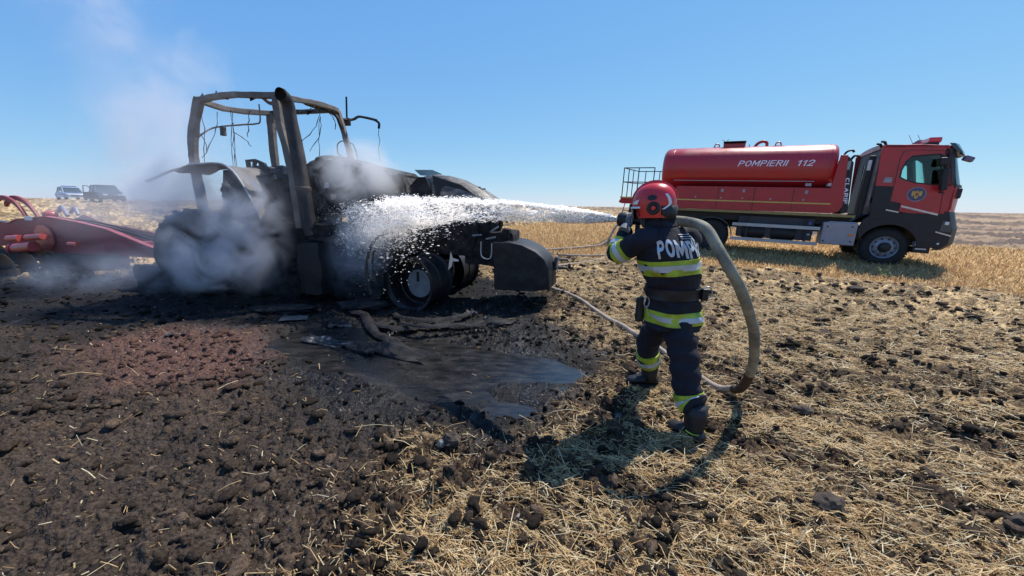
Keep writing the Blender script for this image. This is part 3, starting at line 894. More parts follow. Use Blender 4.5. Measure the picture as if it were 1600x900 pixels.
lump((1.25, .3, 3.44), (.35, .5, .05), 7, .03, 5).build("roof_remnant", M['soot'], TR, smooth=40)
rr = random.Random(8)
for k in range(16):
    a_, b_ = ((FRc, FLc), (RRc, FRc), (RLc, FLc))[k % 3]; t_ = rr.random() if k % 3 else rr.uniform(.45, 1)
    p_ = Vector(a_).lerp(Vector(b_), t_); h_ = rr.uniform(.03, .10); w_ = rr.uniform(.02, .06)
    q_ = MB().tube([p_ + Vector((0, 0, .01)), p_ + Vector((rr.uniform(-.05, .05), rr.uniform(-.05, .05), (h_ if k % 2 else -h_) + .03))], [w_, .006], 5)
    wobble(q_, .02, 20, k).build("melted_scrap", M['soot'], TR)
# exhaust
MB().tube(bez([(1.88, -.98, 1.15), (1.83, -.98, 1.45), (1.79, -.98, 1.94), (1.74, -.98, 2.47), (1.70, -.98, 2.95), (1.70, -1.0, 3.12), (1.71, -1.06, 3.21), (1.72, -1.15, 3.24)], 6),
          [.108] * 18 + [.094] * 25, 18, caps=False).build("exhaust_pipe", mat("blackened_pipe", (.012, .012, .016), (.07, .05, .042), 3, .6, bump=.004, ramp=(.45, .7), stretch=(1, 1, .5)), TR, smooth=50)
em = MB().lathe([(.094, 0), (.088, .0), (.08, .06), (.0, .07)], 18, 'y').build("exhaust_mouth", M['soot'], TR)
em.location = (1.72, -1.152, 3.24); em.rotation_euler = (R(14), 0, 0)
MB().lathe([(.122, 0), (.122, .05), (.11, .06)], 18, 'z', (1.795, -.98, 1.86)).build("exhaust_clamp", sd, TR, smooth=40)
rbx = lump((1.82, -.90, .60), (.44, .36, .95), 12, .035, 8, 3); rbx.build("soot_filter_box", M['soot_smooth'], TR, smooth=40)
lump((2.0, -.86, 1.24), (.46, .36, .22), 14, .05, 6, 4).build("exhaust_bracket", M['soot'], TR, smooth=40)
MB().tube([(1.98, -1.1, 1.25), (2.1, -1.15, 1.38), (2.16, -1.15, 1.42)], [.03, .02, .01], 6).build("bent_stay", sd, TR)
# chassis, gearbox, engine
lump((1.5, 0, .95), (3.6, .75, .7), 20, .09, 10, 2).build("transmission", M['soot'], TR, smooth=35)
lump((3.3, 0, 1.25), (2.5, .85, .9), 22, .10, 12, 2.5).build("engine", M['soot'], TR, smooth=35)
lump((3.1, -.40, 1.5), (1.4, .25, .7), 23, .09, 9, 3).build("engine_side", M['soot'], TR, smooth=35)
lump((.55, .0, 1.7), (1.8, 1.25, .8), 24, .17, 18, 3).build("cab_floor_debris", M['ash'], TR, smooth=30)
lump((.95, -.35, 1.75), (1.2, .8, .8), 25, .14, 12, 3.5).build("melted_console", M['soot'], TR, smooth=30)
lump((1.1, -.5, 2.1), (.5, .4, .25), 26, .10, 8, 5).build("melted_console", M['ash'], TR, smooth=30)
for k, (l, w_, d_) in enumerate(((.7, -.55, (1.5, .6, .5)), (1.3, .2, (2.2, 1.4, .6)), (2.45, -.35, (1.1, .8, .55)), (2.3, .5, (1.6, .6, .6)), (.1, .3, (1.2, 1.2, .7)))):
    lump((l, w_, d_[2] * .42), d_, 70 + k, .12, 12, 3.5).build("charred_wreckage", M['soot'], TR, smooth=30)
# seat: a torn back shell
o = MB().plate([(-.20, 1.86), (-.24, 2.46), (-.05, 2.475), (.06, 2.455), (.17, 2.40), (.22, 2.33), (.56, 2.35), (.57, 1.9)], [[(-.15, 2.33), (-.17, 2.42), (-.08, 2.43), (-.1, 2.34)], [(-.03, 2.36), (-.0, 2.43), (.06, 2.40), (.07, 2.36)]], 'y', .0, .05)
wobble(o, .02, 6, 3).build("seat_shell", M['soot_smooth'], TR, bevel=.01)
lump((.2, -.1, 2.0), (.75, .4, .35), 28, .08, 8, 5).build("seat_base", M['ash'], TR, smooth=30)
# dashboard and firewall under the pale ash
dash = MB(); prof = [(1.40, 2.20), (1.44, 2.42), (1.60, 2.47), (1.64, 2.52), (1.99, 2.48), (2.21, 2.42), (2.68, 2.30), (3.17, 2.22), (3.27, 1.9), (3.2, 1.6), (1.5, 1.6)]
rings = []
for wv in np.linspace(-.42, .42, 8):
    rings.append([Vector((l, wv, z - .10 * abs(wv / .42) ** 3)) for l, z in prof])
wobble(dash.loft(rings), .035, 4, 9).build("scuttle_panel", M['ash'], TR, smooth=35)
lump((2.5, -.38, 1.85), (1.5, .2, .7), 31, .08, 10, 4).build("torn_side_panel", M['soot'], TR, smooth=30)
for i, (l, z) in enumerate(((1.95, 1.95), (2.05, 1.78), (1.35, 1.95), (1.15, 1.62))):
    lump((l, -.60, z), (.07, .04, .09), 40 + i, .03, 3, 8).build("bright_shard", mat("bare_metal_shard", (.55, .56, .58), (.35, .35, .36), 9, .4, metal=.5), TR, smooth=30)
# hood: arched nose shell with pressed ridges, open towards the back
rings = []
hp = [(3.50, 2.15, .34), (3.7, 2.17, .40), (3.95, 2.15, .44), (4.2, 2.07, .45), (4.45, 1.97, .45), (4.62, 1.88, .43), (4.76, 1.79, .40), (4.84, 1.69, .36), (4.86, 1.56, .33)]
for k, (l, zt, hw) in enumerate(hp):
    ring = []
    for j in range(23):
        a = math.pi * j / 22
        cw = -math.copysign(abs(math.cos(a)) ** .72, math.cos(a)) * hw
        s_ = math.sin(a) ** .6
        zz = zt - .42 * (1 - s_) * (1 if k < 7 else .5) + (.012 if j in (7, 8, 11, 14, 15) else 0)
        ring.append(Vector((l + .10 * (1 - s_), cw, zz)))
    rings.append(ring)
hd = MB().loft(rings, closed=False); wobble(hd, .022, 5, 4)
ho = hd.build("hood", M['hoodm'], TR, smooth=50); sm = ho.modifiers.new("sol", 'SOLIDIFY'); sm.thickness = .012
lump((4.55, 0, 1.45), (.45, .75, .55), 45, .06, 8, 4).build("radiator", M['soot'], TR, smooth=35)
lump((4.0, .0, 1.75), (1.1, .5, .42), 46, .12, 10, 4).build("air_cleaner", M['soot'], TR, smooth=35)
o = MB().plate([(3.38, 2.0), (3.42, 1.72), (3.6, 1.66), (3.74, 1.72), (3.72, 1.9), (3.66, 2.1), (3.5, 2.12)], [], 'y', -.42, .03)
wobble(o, .06, 4, 8).build("torn_hood_sheet", M['soot'], TR, bevel=.004)
o = MB().plate([(3.74, 2.12), (4.3, 1.98), (4.62, 1.72), (4.7, 1.5), (4.2, 1.42), (3.7, 1.5), (3.82, 1.78)], [], 'y', -.40, .02)
wobble(o, .05, 4, 18).build("torn_hood_sheet", M['soot_smooth'], TR, bevel=.004)
beam([(2.7, -.35, 2.30), (3.1, -.36, 2.16), (3.5, -.36, 2.10), (3.62, -.36, 2.1)], .05, .035, sd, "hood_hinge_rail", seed=14, amp=.01)
o = MB().plate([(2.95, 2.14), (3.25, 2.12), (3.26, 1.72), (3.0, 1.78)], [], 'y', -.42, .02)
wobble(o, .03, 4, 6).build("hood_side_piece", M['ash'], TR, bevel=.004)
o = MB().plate([(3.08, 2.30), (3.45, 2.30), (3.62, 2.22), (3.6, 2.18), (3.2, 2.20)], [], 'y', .35, .015)
wobble(o, .02, 4, 7).build("windscreen_remnant", mat("hazed_glass", (.35, .48, .45), (.25, .33, .33), 5, .3), TR)
# front frame and linkage
lump((4.7, 0, .95), (.9, .7, .6), 48, .06, 8, 3).build("front_frame", M['soot'], TR, smooth=35)
for l, z, a in ((4.78, 1.16, .2), (4.84, 1.30, .6), (4.55, 1.2, .1)):
    MB().box((l, -.52, z), (.16, .03, .03), Matrix.Rotation(-a, 3, 'Y')).build("bright_latch", M['pale'], TR, bevel=.006)
bar([(4.62, -.52, 1.10), (4.63, -.53, .86), (4.78, -.53, .84), (4.80, -.53, 1.08)], .010, M['alu'], "wire_loop")
lump((4.98, -.2, 1.22), (.14, .3, .16), 49, .03, 5, 6).build("hitch_lug", M['soot'], TR, smooth=40)
o = MB().plate([(4.08, .62), (4.13, .92), (4.16, .82), (4.26, .80), (4.26, .77), (4.16, .77), (4.14, .68)], [], 'y', -.62, .02)
o.build("white_torn_tag", M['tape'], TR)
# front weight block, rounded nose
wp = [(4.84, .30), (4.80, 1.08), (5.05, 1.10), (5.28, 1.06), (5.5, .96), (5.64, .84), (5.72, .70), (5.74, .36), (5.5, .31)]
rings = []
for wv, k in ((-.50, 0), (-.485, .012), (-.25, .05), (0, .075), (.25, .05), (.485, .012), (.50, 0)):
    rings.append([Vector((l + k * max(0, (l - 5.0)) * 1.6, wv, z + k * .2)) for l, z in wp])
MB().loft(rings).build("front_weight", mat("weight_iron", (.006, .006, .008), (.040, .037, .037), 4, .45, bump=.004, bscale=14, ramp=(.45, .75), stretch=(1, 4, 1.5), rough2=.7, spec=.35), TR, bevel=.03, smooth=40)
for wv in (-.30, -.12, .14, .3):
    MB().plate([(l * 1.0 + .012, z + .012) for l, z in wp[1:8]] + [(5.70, .36), (5.69, .69), (5.61, .82), (5.48, .94), (5.27, 1.04), (5.05, 1.08), (4.82, 1.06)], [], 'y', wv, .02).build("weight_rib", M['soot_smooth'], TR, bevel=.004)
MB().box((5.82, -.1, .74), (.06, .18, .22)).build("tow_clevis", sd, TR, bevel=.015)
for z in (.66, .80):
    MB().box((5.92, -.1, z), (.20, .09, .035)).build("clevis_jaw", sd, TR, bevel=.01)
bar([(5.86, -.2, .6), (5.84, -.22, .72), (5.88, -.2, .86)], .012, M['alu'], "clevis_pin")
# wheels
def rim(r, wd, m):
    mb = MB(); mb.lathe([(r, 0), (r * .99, .02), (r * .90, .03), (r * .87, .07), (r * .88, wd * .45), (r * .80, wd * .5), (r * .88, wd * .55), (r * .87, wd - .07), (r * .90, wd - .03), (r * .99, wd - .02), (r, wd),
                         (r * .97, wd), (r * .85, wd - .04), (r * .84, wd * .5), (r * .85, .05), (r * .97, .0), (r, 0)], 40, 'y')
    return mb
fw = []
for sgn in (-1, 1):
    wr = empty("front_wheel", (3.54 if sgn < 0 else 3.7, -1.0 if sgn < 0 else 1.05, .42), (0, 0, R(-11 if sgn < 0 else -11 + 180)))
    wr.parent = TR
    rim(.46, .62, M['soot_smooth']).build("rim", M['soot_smooth'], wr, smooth=45)
    dsc = MB().lathe([(.0, .30), (.20, .30), (.215, .31), (.37, .36), (.38, .38), (.0, .38)], 32, 'y'); dsc.build("wheel_disc", M['soot'], wr, smooth=40)
    MB().lathe([(.0, .25), (.225, .25), (.238, .262), (.238, .31), (0, .31)], 28, 'y', (.03, 0, -.03)).build("hub_plate", M['pale'], wr, smooth=40)
    MB().box((.02, .245, .09), (.045, .02, .16)).build("hub_slot", M['soot'], wr, bevel=.005)
lump((3.7, 0, .5), (.35, .9, .28), 52, .05, 8, 3).build("front_axle", M['soot'], TR, smooth=35)
for sgn in (-1, 1):
    wr = empty("rear_wheel", (-.50, -1.16 if sgn < 0 else 1.16, .74), (0, 0, 0 if sgn < 0 else R(180)))
    wr.parent = TR
    rim(.56, .62, M['soot_smooth']).build("rim", M['soot_smooth'], wr, smooth=45)
    MB().lathe([(.0, .18), (.2, .18), (.22, .22), (.50, .30), (.5, .33), (0, .33)], 32, 'y').build("wheel_disc", M['soot_smooth'], wr, smooth=40)
    tb = MB().lathe([(.50, .02), (.60, -.02), (.70, .0), (.76, .08), (.79, .3), (.76, .52), (.70, .62), (.56, .62)], 48, 'y')
    wobble(tb, .035, 4, 3 + sgn)
    tb.build("tyre_remains", M['soot'], wr, smooth=60)
    lg = MB()
    for k in range(22):
        q = 2 * math.pi * k / 22
        lg.box((.765 * math.cos(q), .3, .765 * math.sin(q)), (.06, .5, .06), Matrix.Rotation(-q, 3, 'Y') @ Matrix.Rotation(.5, 3, 'X'))
    wobble(lg, .02, 4, 6).build("tread_lugs", M['soot'], wr)
lump((-.5, 0, .8), (.5, 1.6, .45), 54, .06, 8, 3).build("rear_axle", M['soot'], TR, smooth=35)
# rear fenders: arched sheets with a bright rolled edge
for sgn in (-1, 1):
    ys = (-1.18, -.55) if sgn < 0 else (.55, 1.18)
    arc = bez([(-.42, 0, 2.16), (-.3, 0, 2.20), (-.15, 0, 2.24), (.41, 0, 2.27), (.65, 0, 2.2), (.80, 0, 2.04), (.93, 0, 1.83), (1.05, 0, 1.58), (1.12, 0, 1.4)], 4)
    rings = [[Vector((p.x, ys[0] + (ys[1] - ys[0]) * t, p.z - (.02 if 0 < t < 1 else 0))) for t in (0, .1, .5, .9, 1)] for p in arc]
    fo = wobble(MB().loft(rings, closed=False), .02, 3, 5).build("rear_fender", M['steel_burnt'], TR, smooth=50)
    q = fo.modifiers.new("sol", 'SOLIDIFY'); q.thickness = .012
    MB().tube([(p.x, ys[0] if sgn < 0 else ys[1], p.z) for p in arc[8:]], .016, 6).build("fender_edge", mat("scraped_edge", (.45, .45, .47), (.2, .2, .21), 7, .45, metal=.4), TR, smooth=60)
    fw_ = MB().plate([(p.x, p.z - .02) for p in arc[8:]] + [(.6, 1.3), (-.3, 1.4)], [], 'y', ys[1] - .02 if sgn < 0 else ys[0], .02)
    wobble(fw_, .02, 3, 7).build("fender_wall", M['soot'], TR)
for dz_, l_ in ((0, -1.30),):
    beam([(-.25, -1.0, 2.22 + dz_), (-.7, -1.0, 2.17 + dz_), (l_, -1.0, 1.99 + dz_)], .06, .03, sd, "bent_fender_strip", amp=.01, seed=33)
# burnt mudguard brackets at the front wheel
bar([(2.95, -1.1, .25), (2.90, -1.1, .56), (2.92, -1.1, .79), (3.0, -1.1, 1.02), (3.18, -1.1, 1.20), (3.45, -1.1, 1.30)], .024, sd, "mudguard_bracket", amp=.004)
bar([(2.9, -.8, .30), (2.83, -.8, .55), (2.83, -.8, .76), (2.90, -.8, .98), (3.04, -.8, 1.14), (3.2, -.85, 1.23)], .020, sd, "mudguard_bracket", amp=.004)
for x in (3.26, 3.38, 3.45):
    MB().box((x, -1.1, 1.235 + (x - 3.26) * .3), (.05, .05, .05), Matrix.Rotation(.5, 3, 'X')).build("melted_rubber", M['soot'], TR)
o = MB().plate([(2.88, .44), (3.05, .5), (3.2, .62), (3.16, .28), (3.0, .12), (2.94, .12)], [], 'y', -1.1, .06)
wobble(o, .02, 4, 2).build("bracket_foot", M['soot'], TR, bevel=.01)
lump((2.98, -.7, .3), (.3, .25, .2), 56, .05, 6, 4).build("steering_arm", M['soot'], TR, smooth=40)
# rear hitch
lump((-1.1, 0, .55), (1.0, .8, .5), 58, .08, 8, 3).build("rear_hitch", M['soot'], TR, smooth=35)
for wv in (-.4, .4):
    bar([(-.4, wv, .75), (-1.0, wv * 1.2, .55), (-1.55, wv * 1.3, .5)], .05, M['soot'], "lift_arm", amp=.01)
lump((-1.75, -.75, .25), (.7, .5, .45), 60, .09, 8, 3).build("charred_step", M['soot'], TR, smooth=35)

# ------------------------------------------------------------------ disc harrow behind the tractor
HA = empty("disc_harrow", (-4.95, 7.45, 0), (0, 0, R(-11)), "long red disc harrow hitched behind the burnt tractor, at the left edge", "disc harrow")
im, im2 = M['implement'], M['implement2']
def side_beam(w0):
    prof = [(-8.6, 1.25), (-7.2, 1.20), (-6.73, 1.16), (-6.4, 1.12), (-6.13, 1.21), (-5.24, 1.29), (-4.36, 1.19), (-3.6, 1.06), (-2.58, .74), (-2.3, .66), (-2.3, .5), (-3.2, .50), (-4.1, .50), (-5.2, .46), (-5.6, .60), (-6.2, .62), (-6.9, .60), (-8.6, .62)]
    MB().plate(prof, [], 'y', w0, .03).build("side_plate", im, HA, bevel=.006)
    top = prof[2:10]
    mb = MB()
    for a, b in zip(top[:-1], top[1:]):
        d = Vector((b[0] - a[0], 0, b[1] - a[1])); n_ = Vector((-d.z, 0, d.x)).normalized() * .012
        mb.add([(a[0], w0 - .03, a[1]), (b[0], w0 - .03, b[1]), (b[0], w0 + .07, b[1]), (a[0], w0 + .07, a[1]),
                (a[0] + n_.x, w0 - .03, a[1] + n_.z), (b[0] + n_.x, w0 - .03, b[1] + n_.z), (b[0] + n_.x, w0 + .07, b[1] + n_.z), (a[0] + n_.x, w0 + .07, a[1] + n_.z)],
               [(0, 1, 2, 3), (4, 7, 6, 5), (0, 4, 5, 1), (2, 6, 7, 3), (1, 5, 6, 2), (0, 3, 7, 4)])
    mb.build("flange", im2, HA)
side_beam(-.28)
prof = [(-8, 1.1), (-7.43, 1.2), (-7.2, 1.26), (-6.37, 1.17), (-6.02, 1.30), (-5.36, 1.08), (-4.86, 1.04), (-3.0, .78), (-2.4, .62), (-2.4, .48), (-4, .55), (-8, .6)]
MB().plate(prof, [], 'y', .8, .03).build("side_plate", im, HA, bevel=.006)
for l in (-7.6, -6.6, -5.0, -3.8, -2.9):
    MB().box((l, .26, .82 if l < -4 else .66), (.14, 1.1, .14)).build("cross_tube", im, HA, bevel=.01)
MB().tube(bez([(-4.9, -.1, 1.24), (-4.2, -.05, 1.12), (-3.5, 0, .98), (-2.6, 0, .78)], 5), .022, 6).build("hydraulic_hose", M['rubber'], HA)
MB().tube(bez([(-4.9, 0, 1.24), (-4.2, .05, 1.15), (-3.5, .1, 1.0), (-2.6, .1, .8)], 5), .018, 6).build("hydraulic_hose", M['rubber'], HA)
MB().tube([(-3.4, .45, .92), (-2.2, .3, .86)], .05, 10).build("drawbar_tube", im2, HA, smooth=40)
for (a, b, r) in (((-5.98, -.55, .81), (-5.78, -.55, .82), .07), ((-5.77, -.55, .825), (-5.62, -.55, .83), .075), ((-5.42, -.55, .85), (-4.95, -.55, .89), .065), ((-4.36, -.5, .745), (-4.15, -.5, .745), .048)):
    MB().tube([a, b], r, 14).build("hydraulic_cylinder", im2, HA, smooth=40)
MB().tube([(-5.70, -.62, .62), (-5.15, -.62, .68)], .105, 16).build("roller_end", im2, HA, smooth=40)
MB().lathe([(0, 0), (.13, 0), (.14, .03), (.13, .06), (0, .06)], 20, 'x', (-5.76, -.62, .60)).build("roller_cap", im, HA, smooth=40)
MB().lathe([(0, 0), (.27, 0), (.27, .02), (0, .02)], 28, 'y', (-5.35, -.34, .84)).build("pivot_boss", im2, HA)
for i, l in enumerate((-6.55, -6.38)):
    q = bez([(l - .55, -.1 + i * .1, 1.52), (l - .25, -.1 + i * .1, 1.68), (l + .15, -.1 + i * .1, 1.55), (l + .42, -.1 + i * .1, 1.18)], 6)
    rings = [[p + Vector(v) for v in ((0, -.03, -.05), (0, .03, -.05), (0, .03, .05), (0, -.03, .05))] for p in q]
    MB().loft(rings).build("curved_arm", im, HA, bevel=.006)
MB().ball((-5.62, .0, 1.32), (.13, .13, .09)).build("red_float", im2, HA, smooth=180)
MB().tube(bez([(-5.62, .15, 1.38), (-5.5, .15, 1.50), (-5.35, .1, 1.42), (-5.2, .05, 1.30)], 5), .04, 8).build("grey_hose_coupling", M['silver'], HA, smooth=60)
MB().tube(bez([(-5.35, .2, 1.36), (-5.2, .2, 1.47), (-5.05, .15, 1.32)], 5), .035, 8).build("grey_hose_coupling", M['silver'], HA, smooth=60)
MB().box((-5.72, -.3, 1.245), (.22, .03, .09)).build("white_plate", M['white'], HA)
# faded print on the beam: two short illegible bars of small letters
prt = MB()
rr = random.Random(9)
for k in range(20):
    prt.box((-5.98 + k * .039, -.284, 1.045 - k * .0004), (.022, .004, rr.uniform(.028, .05)))
    prt.box((-5.90 + k * .032, -.284, .985 - k * .0004), (.019, .004, .016))
prt.build("faded_lettering", mat("faded_print", (.42, .10, .11), (.36, .08, .09), 20, .6), HA)
for row, (l0, w0) in enumerate(((-6.9, -.9), (-5.6, -1.2), (-8.1, -.7))):
    for k in range(7):
        MB().lathe([(0, .05), (.12, .035), (.24, .01), (.29, -.02), (.285, -.03), (.23, 0), (.11, .025), (0, .04)], 22, 'y', (l0 + k * .19, w0 + k * .24, .27)).build("harrow_disc", mat("disc_steel", (.045, .04, .04), (.10, .075, .06), 6, .5, metal=.3), HA, smooth=60)
    MB().tube([(l0 - .1, w0 - .15, .27), (l0 + 1.35, w0 + 1.7, .27)], .035, 8).build("disc_axle", M['chassis'], HA)
lump((-6.1, -.6, .42), (1.3, .3, .3), 61, .06, 8, 3).build("disc_gang_frame", M['rubber'], HA, smooth=40)
lump((-4.2, -.35, .36), (1.9, .4, .28), 62, .08, 9, 3).build("muddy_underframe", M['rubber'], HA, smooth=40)
MB().tube([(-5.0, .4, .35), (-5.0, .4, .9)], .06, 8).build("jack_leg", im, HA)

# ------------------------------------------------------------------ fire truck
FT = empty("fire_truck", (6.618, 12.624, .28), (0, .0272, R(-29.34)),
           "red water-tank fire truck with POMPIERII 112 on the tank, parked on the stubble", "fire truck")
def fp(mb, name, m, parent=FT, **k):
    return mb.build(name, m, parent, **k)
W_ = 2.45
red, redd, blk, chs = M['red'], M['redd'], M['black'], M['chassis']
# tank
TC, TH, THH, TL0, TL1 = (1.225, 2.73), 1.13, .72, -1.82, 2.98
def tank_ring(l, k=1.0, n=40, p=2.5):
    r = []
    for i in range(n):
        a = 2 * math.pi * i / n; c, s_ = math.cos(a), math.sin(a)
        r.append(Vector((l, TC[0] + TH * k * math.copysign(abs(c) ** (2 / p), c), TC[1] + THH * k * math.copysign(abs(s_) ** (2 / p), s_))))
    return r
def tank_w(z):
    return TC[0] - TH * (1 - min(1, abs((z - TC[1]) / THH)) ** 2.5) ** .4
rings = []
for l, k in ((-1.84, .30), (-1.83, .62), (-1.81, .84), (-1.76, .93), (-1.68, .98), (-1.55, 1.0)): rings.append(tank_ring(l, k))
for l in (-.5, .6, 1.8): rings.append(tank_ring(l))
for l, k in ((2.86, 1.0), (2.93, .985), (2.965, .955), (2.99, .80), (3.0, .5), (3.01, .2)): rings.append(tank_ring(l, k))
fp(MB().loft(rings), "water_tank", M['tank'], smooth=50)
for l in (-1.50, 2.80):
    fp(MB().loft([tank_ring(l, 1.004), tank_ring(l + .012, 1.009), tank_ring(l + .024, 1.004)], caps=False), "tank_seam", M['tank'], smooth=60)
def on_tank(T, l0, l1, z0, z1, name, m):
    uv, f = T
    V = [(l0 + (l1 - l0) * u, tank_w(z0 + (z1 - z0) * v) - .006 - .0012 * k, z0 + (z1 - z0) * v) for u, v, k in uv]
    o = MB().add(V, f).build(name, m, FT, fix=False)
    return o
wl = mat("white_lettering", (.86, .83, .90), (.80, .77, .84), 5, .5)
on_tank(T_POMP, .47, 1.80, 2.74, 2.915, "tank_lettering", wl)
on_tank(T_112, 2.02, 2.43, 2.74, 2.915, "tank_number", wl)
hb = MB().plate([(-.04, 3.52), (-.03, 3.40), (.08, 3.32), (.25, 3.25), (.42, 3.32), (.60, 3.42), (.60, 3.52)], [], 'y', .72, .9); fp(hb, "manhole_collar", red, bevel=.01)
fp(MB().box((.28, 1.17, 3.585), (.66, .95, .03)), "manhole_lid", M['chassis'], bevel=.008)
for l in (-.02, .58): fp(MB().box((l, .74, 3.55), (.03, .03, .10)), "lid_post", M['chassis'])
fp(MB().tube([(.0, .9, 3.52), (-.05, .9, 3.66), (-.12, .9, 3.68)], .008, 5), "lid_spring", M['chassis'])
fp(MB().tube([(.0, .9, 3.52), (.06, .9, 3.66), (.1, .9, 3.69)], .008, 5), "lid_spring", M['chassis'])
for l in (-.24, 1.52):
    fp(MB().tube([(l + .075 * math.cos(a), 1.1, 3.50 + .075 * math.sin(a)) for a in np.linspace(-.3, math.pi + .3, 10)], .02, 6), "lifting_eye", red, smooth=60)
    fp(MB().box((l, 1.1, 3.45), (.26, .12, .04)), "eye_base", red, bevel=.006)
fp(MB().tube(bez([(.86, 1.1, 3.42), (.96, 1.1, 3.56), (1.10, 1.1, 3.61), (1.2, 1.1, 3.56), (1.21, 1.1, 3.42)], 5), .045, 8), "breather_pipe", redd, smooth=60)
fp(MB().tube([(.72, 1.1, 3.42), (.72, 1.1, 3.53)], .012, 5), "breather_pin", M['chassis'])
fp(MB().tube([(2.5, .08, 2.30), (-1.35, .08, 2.30)], .010, 5), "tank_side_rail", M['alu'])
# tank saddles and box body under the tank
fp(MB().b2((-1.2, .18, 1.62), (2.95, W_ - .18, 2.12)), "tank_saddle", redd, bevel=.01)
sp = MB().plate([(-1.22, 2.11), (2.86, 2.115), (2.9, 2.10), (2.97, 3.02), (3.13, 3.02), (3.26, 1.62), (3.20, 1.46), (3.02, 1.40), (-1.10, 1.37), (-1.22, 1.45)], [], 'y', -.02, .06)
fp(sp, "side_panel", redd, bevel=.008)
sp = MB().plate([(-1.22, 2.11), (2.86, 2.115), (2.9, 2.10), (2.97, 3.02), (3.13, 3.02), (3.26, 1.62), (3.20, 1.46), (3.02, 1.40), (-1.10, 1.37), (-1.22, 1.45)], [], 'y', W_ - .04, .06)
fp(sp, "side_panel", redd, bevel=.008)
fp(MB().plate([(.06, 1.42), (.06, 2.9), (W_ - .06, 2.9), (W_ - .06, 1.42)], [], 'x', 3.12, .05), "front_bulkhead", redd, bevel=.01)
for l in (.04, 1.05, 2.05):
    fp(MB().b2((l, -.028, 1.42), (l + .012, -.021, 2.10)), "panel_joint", M['chassis'])
for l in (.16, .76, 2.36):
    fp(MB().box((l, -.03, 1.985), (.075, .02, .10)), "panel_latch", M['silver'], bevel=.006)
for l in (-.6, .15, .75, 1.5, 2.32):
    fp(MB().box((l, -.035, 1.76), (.045, .02, .045)), "marker_stud", M['alu'], bevel=.008)
fp(MB().b2((-1.18, -.032, 1.645), (2.98, -.022, 1.685)), "yellow_stripe", M['yellow'])
fp(MB().b2((-1.20, .0, 1.30), (3.60, .08, 1.37)), "yellow_ledge", mat("ledge_yellow", (.30, .23, .07), (.22, .17, .06), 8, .5))
fp(MB().b2((-1.0, .03, 1.372), (3.58, .5, 1.384)), "deck_edge", chs)
fp(MB().b2((-1.16, -.01, 1.44), (-.45, .04, 1.49)), "white_reflector", M['white'])
fp(MB().b2((2.30, .0, 2.16), (2.44, .02, 2.24)), "grey_tag", M['silver'])
fp(MB().b2((2.85, .1, 2.17), (3.0, .5, 2.25)), "white_bracket", M['white'])
# padded cover on the bulkhead with vertical lettering
pad = MB().plate([(3.10, 2.96), (3.16, 3.0), (3.30, 2.82), (3.42, 1.44), (3.24, 1.38), (3.22, 1.6)], [], 'y', .04, .9)
fp(pad, "black_hose_cover", blk, bevel=.03)
uv, f = T_SIDE
fp(MB().add([(3.285 - .095 * (1 - v) + .0 + .075 * (u) , .032 - .001 * k, 2.40 - .72 * u + .0 * v) for u, v, k in uv], f), "cover_lettering", wl, fix=False)
fp(MB().b2((3.16, .03, 2.62), (3.235, .038, 2.86)), "cover_badge", M['silver'])
fp(MB().tube(bez([(3.08, .3, 3.02), (3.14, .3, 3.14), (3.25, .3, 3.18), (3.30, .3, 3.12)], 4), .03, 6), "bent_tube", blk, smooth=60)
fp(MB().tube(bez([(3.24, .2, 2.9), (3.32, .2, 3.02), (3.44, .2, 2.98)], 4), .035, 6), "bent_tube", blk, smooth=60)
# chassis
fp(MB().b2((-2.9, .75, .82), (5.4, .92, 1.06)), "chassis_rail", chs, bevel=.01)
fp(MB().b2((-2.9, W_ - .92, .82), (5.4, W_ - .75, 1.06)), "chassis_rail", chs, bevel=.01)
fp(MB().b2((-1.9, .25, 1.06), (3.55, W_ - .25, 1.31)), "subframe", chs, bevel=.01)
fp(MB().b2((.75, .18, .55), (2.75, .72, 1.24)), "battery_and_air_box", mat("dark_blue_box", (.02, .024, .045), (.03, .034, .05), 3, .5), bevel=.03)
for l in (.9, 1.7):
    fp(MB().lathe([(0, 0), (.2, 0), (.22, .03), (.22, .6), (.2, .63), (0, .63)], 20, 'x', (l, .32, .74)), "air_tank", chs, smooth=50)
fp(MB().lathe([(0, 0), (.05, 0), (.05, .02), (0, .02)], 14, 'y', (2.62, .14, 1.08)), "blue_cap", M['blue'])
for z in (.945, .49):
    fp(MB().b2((.60, -.05, z - .05), (2.87, -.01, z + .05)), "side_guard", M['alu'], bevel=.006)
for l in (1.02, 2.55):
    fp(MB().b2((l - .03, .0, .44), (l + .03, .04, 1.22)), "guard_post", chs, bevel=.006)
fp(MB().box((2.62, .02, .75), (.07, .07, .05)), "guard_clip", M['alu'], bevel=.01)
fp(MB().b2((2.93, .0, .50), (3.72, .60, 1.15)), "silver_locker", M['silver'], bevel=.025)
for l, z in ((3.04, 1.02), (3.60, 1.04), (3.0, .6), (3.62, .62)):
    fp(MB().lathe([(0, 0), (.022, 0), (.022, .012), (0, .012)], 10, 'y', (l, -.012, z)), "locker_screw", chs)
fp(MB().b2((3.54, -.014, .78), (3.66, -.002, .83)), "orange_marker", M['orange'])
fp(MB().b2((3.05, .05, 1.152), (3.7, .5, 1.17)), "locker_tread", M['alu'])
